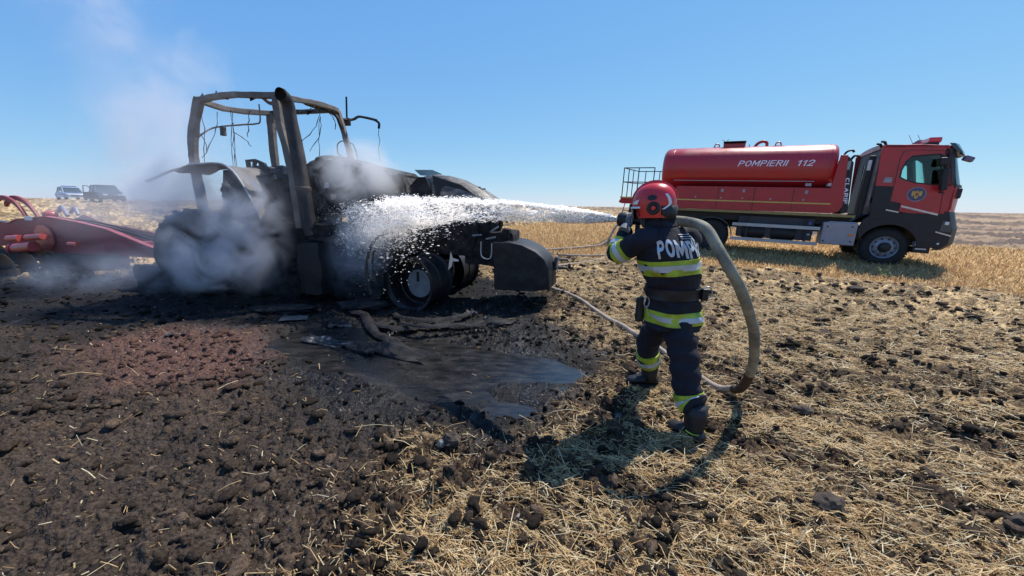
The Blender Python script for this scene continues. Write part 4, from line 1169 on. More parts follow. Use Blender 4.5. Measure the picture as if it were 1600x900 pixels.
# wheels
def truck_wheel(l, w0, z=.52, flip=False, dual=False):
    root = empty("wheel", (l, w0, z), (0, 0, R(180) if flip else 0)); root.parent = FT
    wd = .62 if dual else .33
    MB().lathe([(.30, .02), (.36, 0), (.46, .01), (.515, .04), (.535, .08), (.535, wd - .08), (.515, wd - .04), (.46, wd - .01), (.3, wd)], 44, 'y').build("tyre", M['rubber'], root, smooth=40)
    tr = MB()
    for k in range(44):
        q = 2 * math.pi * k / 44
        tr.box((.54 * math.cos(q), wd / 2, .54 * math.sin(q)), (.02, wd - .1, .045), Matrix.Rotation(-q, 3, 'Y'))
    tr.build("tread_blocks", M['rubber'], root)
    if dual:
        pr = [(.31, .02), (.30, .04), (.28, .14), (.20, .17), (.12, .17), (.12, .05), (0, .045)]
        m_ = mat("grimy_rim", (.07, .072, .08), (.045, .045, .05), 6, .5)
    else:
        pr = [(.31, .0), (.305, -.012), (.285, .0), (.27, .05), (.255, .055), (.20, .01), (.15, -.005), (.145, -.01)]
        m_ = mat("dull_steel_rim", (.27, .29, .33), (.19, .20, .23), 5, .5, metal=.2)
    MB().lathe(pr, 36, 'y').build("rim", m_, root, smooth=40)
    MB().lathe([(.0, -.06), (.085, -.06), (.10, -.05), (.105, .0), (.15, .005), (.15, .02)], 24, 'y').build("hub_cap", blk, root, smooth=40)
    for k in range(10):
        q = 2 * math.pi * k / 10
        MB().lathe([(0, .0), (.026, .0), (.026, .004)], 10, 'y', (.235 * math.cos(q), .022 if not dual else .13, .235 * math.sin(q))).build("rim_hole", blk, root)
    if not dual:
        nb = MB()
        for k in range(10):
            q = 2 * math.pi * (k + .5) / 10
            nb.lathe([(0, -.035), (.014, -.03), (.016, .0)], 6, 'y', (.165 * math.cos(q), 0, .165 * math.sin(q)))
        nb.build("wheel_nuts", M['alu'], root)
truck_wheel(4.40, .10); truck_wheel(4.40, W_ - .10, flip=True)
truck_wheel(0, .10, dual=True); truck_wheel(0, W_ - .10, flip=True, dual=True)
for l in (0, 4.4):
    fp(MB().tube([(l, .4, .52), (l, W_ - .4, .52)], .11, 10), "axle", chs)
for wv in (.06, W_ - .68):
    a = [R(k) for k in range(5, 176, 10)]
    rings = [[Vector((.64 * math.cos(q) - .0, wv, .52 + .62 * math.sin(q))), Vector((.64 * math.cos(q), wv + .62, .52 + .62 * math.sin(q))),
              Vector((.61 * math.cos(q), wv + .62, .52 + .59 * math.sin(q))), Vector((.61 * math.cos(q), wv, .52 + .59 * math.sin(q)))] for q in a]
    fp(MB().loft(rings), "rear_mudguard", mat("mudguard_plastic", (.03, .04, .045), (.045, .055, .06), 5, .5), smooth=40)
# rear platform, rails, ladder
fp(MB().b2((-3.1, .0, 1.60), (-1.3, W_, 1.66)), "rear_platform", redd, bevel=.01)
fp(MB().b2((-3.12, -.01, 1.655), (-1.3, .05, 1.70)), "platform_edge", M['yellow'])
fp(MB().b2((-3.12, .05, 1.655), (-3.07, W_, 1.70)), "platform_edge", M['yellow'])
fp(MB().plate([(-3.12, 1.60), (-3.16, 1.50), (-3.05, 1.46), (-1.9, 1.46), (-1.2, 1.38), (-1.2, 1.6)], [], 'y', .02, W_ - .04), "tail_skirt", redd, bevel=.02)
rl = M['chassis']
for l in (-3.07, -2.55, -2.02): fp(MB().tube([(l, .03, 1.66), (l, .03, 2.72)], .018, 6), "rail_post", rl)
for l in (-3.03, -2.75, -2.2): fp(MB().tube([(l, W_ - .05, 1.66), (l, W_ - .05, 2.80)], .018, 6), "rail_post", rl)
for wv in (.8, 1.6): fp(MB().tube([(-3.07, wv, 1.66), (-3.07, wv, 2.75)], .018, 6), "rail_post", rl)
for z in (2.22, 2.71):
    fp(MB().tube([(-3.07, .03, z), (-2.02, .03, z)], .018, 6), "hand_rail", rl)
    fp(MB().tube([(-3.07, .03, z), (-3.04, W_ - .05, z + .07)], .018, 6), "hand_rail", rl)
    fp(MB().tube([(-3.04, W_ - .05, z + .07), (-1.6, W_ - .05, z + .07)], .018, 6), "hand_rail", rl)
fp(MB().tube([(-2.98, .3, 1.48), (-3.1, .3, .95)], .016, 6), "ladder_rail", rl); fp(MB().tube([(-2.72, .3, 1.48), (-2.92, .3, .95)], .016, 6), "ladder_rail", rl)
for z in (1.0, 1.2): fp(MB().tube([(-3.06, .3, z), (-2.82, .3, z)], .014, 6), "ladder_rung", rl)
fp(MB().b2((-2.8, .2, .75), (-1.2, W_ - .2, 1.45)), "pump_housing", chs, bevel=.03)
# cab ----------------------------------------------------
def bul(wv):
    t = abs(wv - W_ / 2) / (W_ / 2)
    return .38 * (1 - t ** 2.6)
win = [(4.32, 2.42), (4.31, 2.60), (4.36, 2.82), (4.46, 2.96), (4.96, 3.0), (5.08, 2.92), (5.22, 2.26), (4.98, 2.24), (4.66, 2.28), (4.42, 2.36)]
side = [(3.94, 1.42), (3.86, 2.3), (3.80, 3.2), (3.90, 3.27), (5.04, 3.22), (5.12, 3.12), (5.33, 2.26), (5.43, 2.18), (5.46, 1.62), (5.36, 1.50), (5.25, 1.42), (4.56, 1.50), (4.47, 1.52), (4.47, 1.74), (4.24, 1.78), (4.20, 1.42)]
fp(MB().plate(side, [win], 'y', 0, .04), "cab_side", red, bevel=.008)
fp(MB().plate(side, [win], 'y', W_ - .04, .04), "cab_side", red, bevel=.008)
fp(MB().plate([(a, b) for a, b in win], [], 'y', .018, .006), "side_window", GLASS)
fp(MB().plate([(a, b) for a, b in win], [], 'y', W_ - .024, .006), "side_window", GLASS)
# window frame gasket and door seam
def ribbon2d(pts, wv, wd, name, m, closed=True):
    mb = MB(); P = [Vector((a, 0, b)) for a, b in pts]; n = len(P)
    for i in range(n if closed else n - 1):
        a, b = P[i], P[(i + 1) % n]; d = (b - a).normalized(); q = Vector((-d.z, 0, d.x)) * wd / 2
        mb.add([(a - q - d * wd * .4) + Vector((0, wv, 0)), (b - q + d * wd * .4) + Vector((0, wv, 0)), (b + q + d * wd * .4) + Vector((0, wv, 0)), (a + q - d * wd * .4) + Vector((0, wv, 0)),
                (a - q - d * wd * .4) + Vector((0, wv + .004, 0)), (b - q + d * wd * .4) + Vector((0, wv + .004, 0)), (b + q + d * wd * .4) + Vector((0, wv + .004, 0)), (a + q - d * wd * .4) + Vector((0, wv + .004, 0))],
               [(0, 1, 2, 3), (7, 6, 5, 4), (0, 4, 5, 1), (2, 6, 7, 3), (1, 5, 6, 2), (0, 3, 7, 4)])
    return mb.build(name, m, FT)
ribbon2d(win, -.005, .03, "window_gasket", blk)
ribbon2d([(4.25, 1.80), (4.24, 2.3), (4.22, 2.9), (4.26, 3.08), (4.4, 3.12), (5.04, 3.08), (5.2, 2.2), (5.27, 1.46)], -.0045, .012, "door_seam", chs, False)
def front_strip(z0, l0, z1, l1, name, m, w0=0., w1=W_, th=.03, n=16, b0=1., b1=1., z2=None):
    rings = []
    for i in range(n + 1):
        wv = w0 + (w1 - w0) * i / n
        a = Vector((l0 + bul(wv) * b0, wv, z0)); b = Vector((l1 + bul(wv) * b1, wv, z1))
        rings.append([a, b, b - Vector((th, 0, 0)), a - Vector((th, 0, 0))])
    return MB().loft(rings).build(name, m, FT, smooth=50)
front_strip(1.55, 5.43, 2.22, 5.42, "front_panel", red)
front_strip(2.22, 5.40, 3.10, 5.14, "windscreen", GLASS, w0=.07, w1=W_ - .07, th=.008)
front_strip(2.17, 5.435, 2.25, 5.42, "windscreen_gasket", blk, th=.05)
front_strip(3.08, 5.15, 3.22, 5.06, "roof_header", red, th=.06)
for wv in (.0, W_ - .09):
    rings = [[Vector((5.13 + .0, wv, 3.14)), Vector((5.24, wv + .09 - (0.0), 3.14)), Vector((5.10, wv + .09, 3.14)), Vector((5.03, wv, 3.14))],
             [Vector((5.35, wv, 2.2)), Vector((5.46, wv + .09, 2.2)), Vector((5.30, wv + .09, 2.2)), Vector((5.22, wv, 2.2))]]
    fp(MB().loft(rings), "windscreen_pillar", blk, bevel=.01)
# roof
rings = []
for i in range(13):
    wv = W_ * i / 12; c = .09 * (1 - (abs(wv - W_ / 2) / (W_ / 2)) ** 2.5)
    rings.append([Vector((3.86, wv, 3.25 + c)), Vector((4.6, wv, 3.25 + c * 1.1)), Vector((5.06 + bul(wv) * .9, wv, 3.20 + c)), Vector((5.06 + bul(wv) * .9, wv, 3.16 + c)), Vector((3.86, wv, 3.20))])
fp(MB().loft(rings), "cab_roof", red, smooth=40)
fp(MB().plate([(.03, 1.42), (.03, 3.22), (W_ - .03, 3.22), (W_ - .03, 1.42)], [[(.9, 2.45), (.9, 2.9), (1.75, 2.9), (1.75, 2.45)]], 'x', 3.90, .03), "cab_rear_wall", blk)
fp(MB().plate([(.9, 2.45), (.9, 2.9), (1.75, 2.9), (1.75, 2.45)], [], 'x', 3.91, .008), "rear_window", GLASS)
fp(MB().b2((3.95, .06, 1.40), (5.4, W_ - .06, 1.50)), "cab_floor", chs)
fp(MB().b2((5.12, .12, 1.9), (5.62, W_ - .12, 2.17)), "dashboard", blk, bevel=.04)
# air intake / dark corner behind the door, stripes, tool
fp(MB().plate([(3.85, 2.19), (4.23, 2.18), (4.235, 1.79), (4.46, 1.74), (4.46, 1.50), (4.2, 1.30), (3.9, 1.30)], [], 'y', -.014, .06), "black_corner_panel", blk, bevel=.008)
fp(MB().b2((4.0, -.012, 2.28), (4.17, .002, 2.38)), "grey_badge", M['silver'], bevel=.004)
fp(MB().b2((4.02, -.012, 2.39), (4.16, .002, 2.42)), "grey_badge", M['silver'], bevel=.004)
def diag(l0, z0, l1, z1, h, name, m, wv=-.012):
    fp(MB().plate([(l0, z0 - h / 2), (l1, z1 - h / 2), (l1, z1 + h / 2), (l0, z0 + h / 2)], [], 'y', wv, .01), name, m)
diag(4.49, 1.665, 5.24, 1.475, .05, "tape_stripe", M['tape'])
diag(4.20, 1.555, 4.47, 1.50, .035, "tape_stripe", M['tape'], wv=-.022)
# emblem: blue ring, pale rim, gold heraldic bird shape
ec = (4.73, 1.985)
fp(MB().lathe([(0, -.006), (.19, -.006), (.19, 0)], 30, 'y', (ec[0], 0, ec[1])), "emblem_rim", mat("emblem_rim", (.22, .23, .3), (.17, .18, .25), 8, .5))
fp(MB().lathe([(0, -.010), (.165, -.010), (.165, 0)], 30, 'y', (ec[0], 0, ec[1])), "emblem_disc", M['emblemblue'])
bird = [(0, .11), (.022, .085), (.02, .06), (.055, .085), (.10, .08), (.105, .03), (.10, -.03), (.075, -.065), (.05, -.02), (.03, -.05), (.04, -.09), (0, -.115),
        (-.04, -.09), (-.03, -.05), (-.05, -.02), (-.075, -.065), (-.10, -.03), (-.105, .03), (-.10, .08), (-.055, .085), (-.02, .06), (-.022, .085)]
fp(MB().plate([(ec[0] + a, ec[1] + b) for a, b in bird], [], 'y', -.014, .004), "emblem_bird", M['gold'])
fp(MB().plate([(ec[0] - .025, ec[1] + .03), (ec[0] + .025, ec[1] + .03), (ec[0] + .02, ec[1] - .03), (ec[0], ec[1] - .045), (ec[0] - .02, ec[1] - .03)], [], 'y', -.0175, .003), "emblem_shield", redd)
fp(MB().b2((5.14, -.02, 2.02), (5.24, .0, 2.05)), "door_handle", blk, bevel=.004)
# lower cab: black bumper, wheel arch, steps
ap = [(3.72, .95), (3.80, 1.25), (3.95, 1.42), (4.2, 1.48), (5.36, 1.50), (5.42, 1.40), (5.45, .75), (5.28, .58), (5.0, .60), (4.98, .62)]
arch = [(4.4 + .62 * math.cos(R(q)), .52 + .64 * math.sin(R(q))) for q in range(8, 165, 12)]
fp(MB().plate(ap + arch, [], 'y', -.005, .12), "wheel_arch_panel", blk, bevel=.01)
fp(MB().plate(ap + arch, [], 'y', W_ - .115, .12), "wheel_arch_panel", blk, bevel=.01)
rings = [[Vector((4.4 + .62 * math.cos(R(q)), wv, .52 + .64 * math.sin(R(q)))) for q in range(8, 165, 12)] for wv in (.1, .55)]
fp(MB().loft(rings, closed=False), "wheel_arch_liner", blk, smooth=60)
front_strip(1.12, 5.58, 1.56, 5.44, "grille", blk, th=.1)
front_strip(.72, 5.58, 1.12, 5.58, "bumper", blk, th=.12)
front_strip(.55, 5.42, .72, 5.58, "bumper_lip", blk, th=.12)
fp(MB().plate([(5.3, .62), (5.3, 1.5), (5.46, 1.50), (5.60, 1.12), (5.60, .72), (5.44, .56)], [], 'y', -.004, .2), "bumper_corner", blk, bevel=.03)
fp(MB().b2((5.42, -.014, 1.22), (5.50, -.002, 1.30)), "head_lamp", M['white'], bevel=.01)
fp(MB().plate([(5.36, 1.05), (5.38, 1.32), (5.52, 1.32), (5.585, 1.12), (5.57, 1.03)], [], 'y', -.010, .01), "head_lamp_housing", mat("lamp_housing", (.05, .055, .065), (.07, .075, .085), 4, .2), bevel=.004)
diag(5.29, 1.03, 5.60, .94, .035, "tape_stripe", M['tape'], wv=-.018)
fp(MB().ball((5.40, -.01, .72), .03), "fog_lamp", M['white'], smooth=180)
fp(MB().b2((4.98, .02, .62), (5.26, .25, .80)), "entry_step", M['silver'], bevel=.01)
fp(MB().b2((4.96, .02, .44), (5.30, .3, .60)), "lower_step", blk, bevel=.02)
fp(MB().b2((5.0, .008, .53), (5.22, .02, .57)), "step_tread", M['alu'])
# stack and hoses behind the cab
fp(MB().b2((3.66, .25, 1.3), (3.80, .55, 3.02)), "intake_stack", blk, bevel=.02)
fp(MB().b2((3.655, .24, 2.62), (3.73, .30, 2.90)), "intake_grille", M['white'], bevel=.01)
fp(MB().b2((3.80, .10, 1.6), (3.86, .17, 3.1)), "cab_back_duct", mat("grimy_pale_plastic", (.30, .27, .26), (.16, .14, .14), 6, .6), bevel=.02)
for k in range(3):
    fp(MB().tube(bez([(3.55, .2 + k * .1, 1.16), (3.75, .2 + k * .1, 1.34 + .03 * k), (3.95, .18 + k * .1, 1.50), (3.86, .15 + k * .1, 1.9)], 5), .018, 6), "air_line", M['silver'] if k else blk, smooth=60)
for l, z in ((3.80, 3.30), (3.88, 3.36)):
    fp(MB().tube([(l + .05, .2, z - .1), (l, .2, z), (l - .08, .2, z + .02)], [.03, .035, .03], 6), "work_lamp", blk, smooth=60)
# roof beacon box with slanted guard, visor, mirrors, aerials
fp(MB().plate([(4.78, 3.33), (4.86, 3.50), (4.98, 3.60), (5.36, 3.60), (5.32, 3.33)], [], 'y', 1.72, .05), "beacon_end", mat("beacon_end_plastic", (.30, .26, .33), (.24, .21, .27), 5, .3, trans=.3), bevel=.01)
fp(MB().b2((4.98, .97, 3.42), (5.24, 1.75, 3.56)), "beacon_bar", mat("beacon_red", (.62, .02, .04), (.5, .02, .03), 4, .2, coat=.4), bevel=.03)
fp(MB().b2((4.95, .97, 3.32), (5.2, 1.7, 3.43)), "beacon_base", blk, bevel=.01)
rings = []
for i in range(13):
    wv = .05 + (W_ - .1) * i / 12; b_ = bul(wv)
    rings.append([Vector((5.05 + b_, wv, 3.28)), Vector((5.16 + b_, wv, 3.27)), Vector((5.34 + b_ * .8, wv, 3.06)), Vector((5.36 + b_ * .8, wv, 3.0)), Vector((5.14 + b_, wv, 3.16))])
fp(MB().loft(rings), "sun_visor", mat("smoked_visor", (.01, .03, .045), (.015, .035, .05), 3, .15, spec=.7), smooth=30)
fp(MB().tube([(5.40, .3, 3.06), (5.50, .28, 3.0)], .02, 6), "mirror_bracket", blk)
fp(MB().box((5.58, .25, 2.90), (.20, .14, .13), Matrix.Rotation(.35, 3, 'Y')), "kerb_mirror", mat("mirror_shell", (.16, .12, .22), (.12, .1, .18), 4, .25), bevel=.03)
fp(MB().box((5.10, -.20, 2.36), (.14, .18, .55), Matrix.Rotation(-.12, 3, 'Y')), "side_mirror", blk, bevel=.04)
fp(MB().box((5.00, -.16, 2.80), (.15, .16, .20)), "side_mirror", blk, bevel=.04)
fp(MB().tube([(5.12, 0, 2.98), (5.10, -.14, 2.92), (5.12, -.16, 2.1), (5.16, -.02, 2.06)], .02, 6), "mirror_bracket", blk)
for l in (4.66, 4.84): fp(MB().tube([(l, .9, 3.36), (l - .14, .9, 3.62)], .006, 4), "aerial", M['silver'])
fp(MB().tube([(5.66, .6, 2.22), (5.66, .6, 2.40), (5.60, .6, 2.42)], .012, 5), "wiper", blk)
fp(MB().tube([(5.62, .5, 1.72), (5.70, .5, 1.72)], .02, 6), "nose_knob", blk)
# interior seen through the side window
def seat(wv, nm):
    s_ = empty("cab_seat", (4.42, wv, 1.50)); s_.parent = FT
    MB().box((.02, 0, .35), (.48, .5, .14)).build("cushion", blk, s_, bevel=.04)
    MB().box((-.12, 0, .72), (.13, .46, .72), Matrix.Rotation(-.12, 3, 'Y')).build("backrest", blk, s_, bevel=.05)
    MB().ball((-.07, 0, 1.17), (.09, .14, .14)).build("headrest", blk, s_, smooth=180)
seat(.55, 0); seat(1.85, 1)
fp(MB().tube([(5.06 + .08 * math.cos(a) * .5, 1.85 + .22 * math.sin(a), 2.28 + .2 * math.cos(a)) for a in np.linspace(0, 2 * math.pi, 17)], .016, 6), "steering_wheel", blk, smooth=60)
fp(MB().tube([(5.05, 1.85, 2.28), (5.3, 1.85, 2.0)], .03, 6), "steering_column", blk)

# ------------------------------------------------------------------ people helpers
def skin_chain(name, pts, edges, radii, m, parent=None, root=0, sub=2):
    me = bpy.data.meshes.new(name)
    me.from_pydata([tuple(p) for p in pts], edges, [])
    o = link(bpy.data.objects.new(name, me)); o.parent = parent
    sk = o.modifiers.new("skin", 'SKIN'); sk.use_smooth_shade = True
    lay = me.skin_vertices[0].data
    for i, r in enumerate(radii):
        lay[i].radius = r if hasattr(r, '__len__') else (r, r)
    lay[root].use_root = True
    sb_ = o.modifiers.new("sub", 'SUBSURF'); sb_.levels = sub; sb_.render_levels = sub
    me.materials.append(m)
    return o
# driver sitting behind the wheel, far side of the cab (in truck coordinates, own top-level thing)
ftm = Matrix.Translation((6.618, 12.624, .28)) @ Matrix.Rotation(R(-29.34), 4, 'Z') @ Matrix.Rotation(.0272, 4, 'Y')
DR = empty("person", (0, 0, 0), label="truck crew member as a dark silhouette behind the cab's side window", cat="person")
DR.matrix_world = ftm @ Matrix.Translation((4.5, 1.80, 1.9))
dp = [(0, 0, 0), (-.05, 0, .25), (-.04, 0, .48), (-.02, 0, .60), (0.0, 0, .70), (.02, 0, .80), (-.03, .2, .46), (.12, .24, .28), (.42, .14, .38), (-.03, -.2, .46), (.12, -.24, .28), (.42, -.14, .38), (.4, .12, .02), (.4, -.12, .02), (.45, .12, -.35), (.45, -.12, -.35), (.09, 0, .69)]
de = [(0, 1), (1, 2), (2, 3), (3, 4), (4, 5), (2, 6), (6, 7), (7, 8), (2, 9), (9, 10), (10, 11), (0, 12), (0, 13), (12, 14), (13, 15), (4, 16)]
skin_chain("body", dp, de, [.13, .14, .12, .05, .095, .07, .065, .05, .035, .065, .05, .035, .08, .08, .06, .06, .03], mat("driver_silhouette", (.05, .035, .05), (.03, .03, .05), 5, .8), DR, 0)  # one dark tone over face and clothes, backlit silhouette put into the colour
MB().ball((-.02, 0, .76), (.115, .10, .10)).build("cap", M['hair'], DR, smooth=180)

# ------------------------------------------------------------------ firefighter
FF = empty("person", (1.28, 2.85, 0), (0, 0, 0), "firefighter in navy turnout gear and red helmet, seen from behind, aiming a water nozzle", "person")
FO = Vector((1.28, 2.85, 0))
def fl(v): return Vector(v) - FO
fdir = Vector((-.31, .95, 0)).normalized(); ldir = Vector((-.95, -.31, 0)).normalized()
g1 = gz(1.36, 2.43); g2 = gz(1.28, 3.27)
hipL, kneeL, ankL = Vector((1.245, 2.70, .90)), Vector((1.30, 2.57, .50)), Vector((1.36, 2.46, .09 + g1))
hipR, kneeR, ankR = Vector((1.26, 2.86, .90)), Vector((1.21, 3.10, .52)), Vector((1.31, 3.26, .09 + g2))
shL, elL, haL = Vector((.955, 2.675, 1.455)), Vector((.795, 2.84, 1.33)), Vector((.925, 3.0, 1.555))
shR, elR, haR = Vector((1.32, 2.80, 1.455)), Vector((1.36, 3.06, 1.32)), Vector((1.05, 2.98, 1.545))
hc_ = Vector((1.025, 2.765, 1.70))   # head centre
hf = Vector((-.905, .425, 0)).normalized(); hl = Vector((-.425, -.905, 0)).normalized()
bp_ = [Vector((1.25, 2.78, .92)), Vector((1.21, 2.76, 1.12)), Vector((1.14, 2.74, 1.36)), Vector((1.09, 2.745, 1.51)), hc_ + Vector((0, 0, -.04)), hc_ + Vector((0, 0, .06)),
       shL, elL, haL, shR, elR, haR, hipL, kneeL, ankL, hipR, kneeR, ankR, hc_ + hf * .085 + Vector((0, 0, -.05)), hc_ + hf * .075 + Vector((0, 0, -.095)), ankL + fdir * .12, ankR + Vector((-.12, .02, 0)), hc_ + hf * .11 + Vector((0, 0, -.03))]
be_ = [(0, 1), (1, 2), (2, 3), (3, 4), (4, 5), (2, 6), (6, 7), (7, 8), (2, 9), (9, 10), (10, 11), (0, 12), (12, 13), (13, 14), (0, 15), (15, 16), (16, 17), (4, 18), (18, 19), (14, 20), (17, 21), (18, 22)]
skin_chain("body", [fl(p) for p in bp_], be_, [.12, .11, .13, .055, .085, .085, .05, .04, .03, .05, .04, .03, .075, .05, .028, .075, .05, .028, .045, .03, .035, .035, .015], M['skin'], FF, 0)
for s_ in (-1, 1):
    MB().ball(fl(hc_ + hf * .115 + hl * .033 * s_ + Vector((0, 0, -.01))), (.012, .012, .008)).build("eye", M['white'], FF, smooth=180)
# jacket torso, parametric so tape and lettering follow it
TR_Z = [.78, .84, .92, 1.0, 1.08, 1.18, 1.28, 1.36, 1.43, 1.48, 1.52, 1.55, 1.61]
TR_C = [(1.265, 2.785), (1.262, 2.785), (1.25, 2.78), (1.24, 2.775), (1.225, 2.77), (1.20, 2.755), (1.165, 2.745), (1.145, 2.74), (1.125, 2.74), (1.11, 2.745), (1.095, 2.75), (1.08, 2.755), (1.065, 2.76)]
TR_A = [.222, .220, .212, .205, .205, .222, .238, .240, .228, .20, .155, .105, .092]
TR_B = [.188, .185, .176, .162, .155, .165, .172, .170, .155, .14, .12, .105, .098]
def torso_pt(th, z, off=0.):
    """th: 0 = his left side, pi/2 = back"""
    cx = np.interp(z, TR_Z, [c[0] for c in TR_C]); cy = np.interp(z, TR_Z, [c[1] for c in TR_C])
    a = np.interp(z, TR_Z, TR_A) * .955 + off; b = np.interp(z, TR_Z, TR_B) + off
    c, s_ = math.cos(th), math.sin(th); p = 2 / 2.3
    u = a * math.copysign(abs(c) ** p, c); v = b * math.copysign(abs(s_) ** p, s_)
    fold = .010 * math.sin(z * 55 + 2.2 * math.sin(th * 2 + 1)) * (1 if z < 1.2 else .45) * (.6 + .4 * math.sin(th * 3 + z * 9)) + .008 * math.sin(th * 5 + z * 18 + 2 * math.sin(z * 31))
    k = 1 + fold / max(a, .1)
    q = ldir * u * k - fdir * v * k
    return Vector((cx + q.x, cy + q.y, z))
def torso_band(z0, z1, off, name, m, t0=0, t1=2 * math.pi, n=56, tiltf=None):
    rings = []
    for i in range(n + 1):
        th = t0 + (t1 - t0) * i / n; dz = tiltf(th) if tiltf else 0
        rings.append([fl(torso_pt(th, z0 + dz, off)), fl(torso_pt(th, (z0 + z1) / 2 + dz, off)), fl(torso_pt(th, z1 + dz, off)), fl(torso_pt(th, z1 + dz, off - .008)), fl(torso_pt(th, z0 + dz, off - .008))])
    return MB().loft(rings).build(name, m, FF, smooth=60)
zs = np.linspace(.78, 1.61, 60)
rings = [[fl(torso_pt(2 * math.pi * k / 56, z)) for k in range(56)] for z in zs]
jk = MB().loft(rings).build("jacket", M['navy'], FF, smooth=180)
def jtilt(th): return .018 * math.cos(th - 2.6)
torso_band(1.205, 1.315, .007, "chest_tape_lime", M['hivis'], tiltf=jtilt)
torso_band(1.238, 1.282, .010, "chest_tape_silver", M['refl'], tiltf=jtilt)
torso_band(.825, .925, .007, "hem_tape_lime", M['hivis'])
torso_band(.855, .893, .010, "hem_tape_silver", M['refl'])
torso_band(1.02, 1.10, .014, "belt", M['black'])
torso_band(1.555, 1.615, .006, "collar", M['navy'])
# shoulder yoke lines and back lettering
uv, f = T_BACK
V = []
for u, v, k in uv:
    th = R(42) + R(118) * u                     # from his left round the back
    z = 1.328 + .122 * v + .035 * u * (1.0) - .0 * v
    z += .012 * math.sin(u * 9)
    V.append(fl(torso_pt(th, z, .006 + .0008 * k)))
MB().add(V, f).build("back_lettering", M['refl'], FF, fix=False)
for k in range(3):
    torso_band(1.468 + .014 * k, 1.472 + .014 * k, .008, "yoke_piping", M['refl'], t0=R(95), t1=R(150), n=12)
# sleeves and trousers as folded tubes
def limb(pts, rad, name, m, n=20, fold=.006, seed=0, cap=True):
    P = bez(pts, 8); rr_ = np.interp(np.linspace(0, len(rad) - 1, len(P)), range(len(rad)), rad)
    mb = MB().tube(P, list(rr_), n, caps=cap)
    out_ = []
    for i, v in enumerate(mb.v):
        ring, k = divmod(i, n); c = P[min(ring, len(P) - 1)]
        d = (Vector(v) - c)
        s_ = 1 + (fold / .08) * (math.sin(ring * 1.35 + 1.8 * math.sin(k * 2 * math.pi / n + seed)) + .5 * math.sin(k * 6 * math.pi / n + ring * .4 + seed))
        out_.append(tuple(c + d * s_))
    mb.v = out_
    mb.v = [tuple(Vector(v) - FO) for v in mb.v]
    return mb.build(name, m, FF, smooth=180), P, rr_
def limb_band(P, rr_, t0, t1, off, name, m, n=20):
    k0, k1 = t0 * (len(P) - 1), t1 * (len(P) - 1)
    pts = []; rad = []
    for t in np.linspace(k0, k1, 7):
        i = min(int(t), len(P) - 2); q = t - i
        pts.append(P[i].lerp(P[i + 1], q) - FO); rad.append(float(np.interp(t, range(len(P)), rr_)) + off)
    return MB().tube(pts, rad, n, caps=True).build(name, m, FF, smooth=50)
_, P, q = limb([shL + Vector((.07, .03, .0)), shL, elL * .5 + shL * .5 + Vector((-.01, .0, .0)), elL, elL.lerp(haL, .5), haL.lerp(elL, .18)], [.085, .088, .078, .070, .058, .047], "sleeve", M['navy'], seed=1)
limb_band(P, q, .44, .56, .009, "sleeve_tape_lime", M['hivis']); limb_band(P, q, .475, .525, .012, "sleeve_tape_silver", M['refl'])
limb_band(P, q, .66, .76, .009, "sleeve_tape_lime", M['hivis']); limb_band(P, q, .69, .73, .012, "sleeve_tape_silver", M['refl'])
_, P, q = limb([shR + Vector((-.07, -.02, 0)), shR, elR * .5 + shR * .5, elR, elR.lerp(haR, .5), haR.lerp(elR, .2)], [.085, .088, .078, .070, .058, .047], "sleeve", M['navy'], seed=2)
_, P, q = limb([hipL + Vector((0, 0, .0)), hipL - Vector((0, 0, .05)), hipL.lerp(kneeL, .5), kneeL, kneeL.lerp(ankL, .45), ankL + Vector((0, 0, .19))], [.080, .100, .110, .102, .099, .095], "trouser_leg", M['navy'], fold=.007, seed=3)
limb_band(P, q, .76, .91, .010, "trouser_tape_lime", M['hivis']); limb_band(P, q, .815, .855, .013, "trouser_tape_silver", M['refl'])
_, P, q = limb([hipR + Vector((0, 0, .0)), hipR - Vector((0, 0, .05)), hipR.lerp(kneeR, .5), kneeR, kneeR.lerp(ankR, .5), ankR + Vector((0, 0, .17))], [.090, .100, .104, .095, .092, .088], "trouser_leg", M['navy'], fold=.007, seed=5)
limb_band(P, q, .70, .84, .007, "trouser_tape_lime", M['hivis']); limb_band(P, q, .75, .79, .010, "trouser_tape_silver", M['refl'])
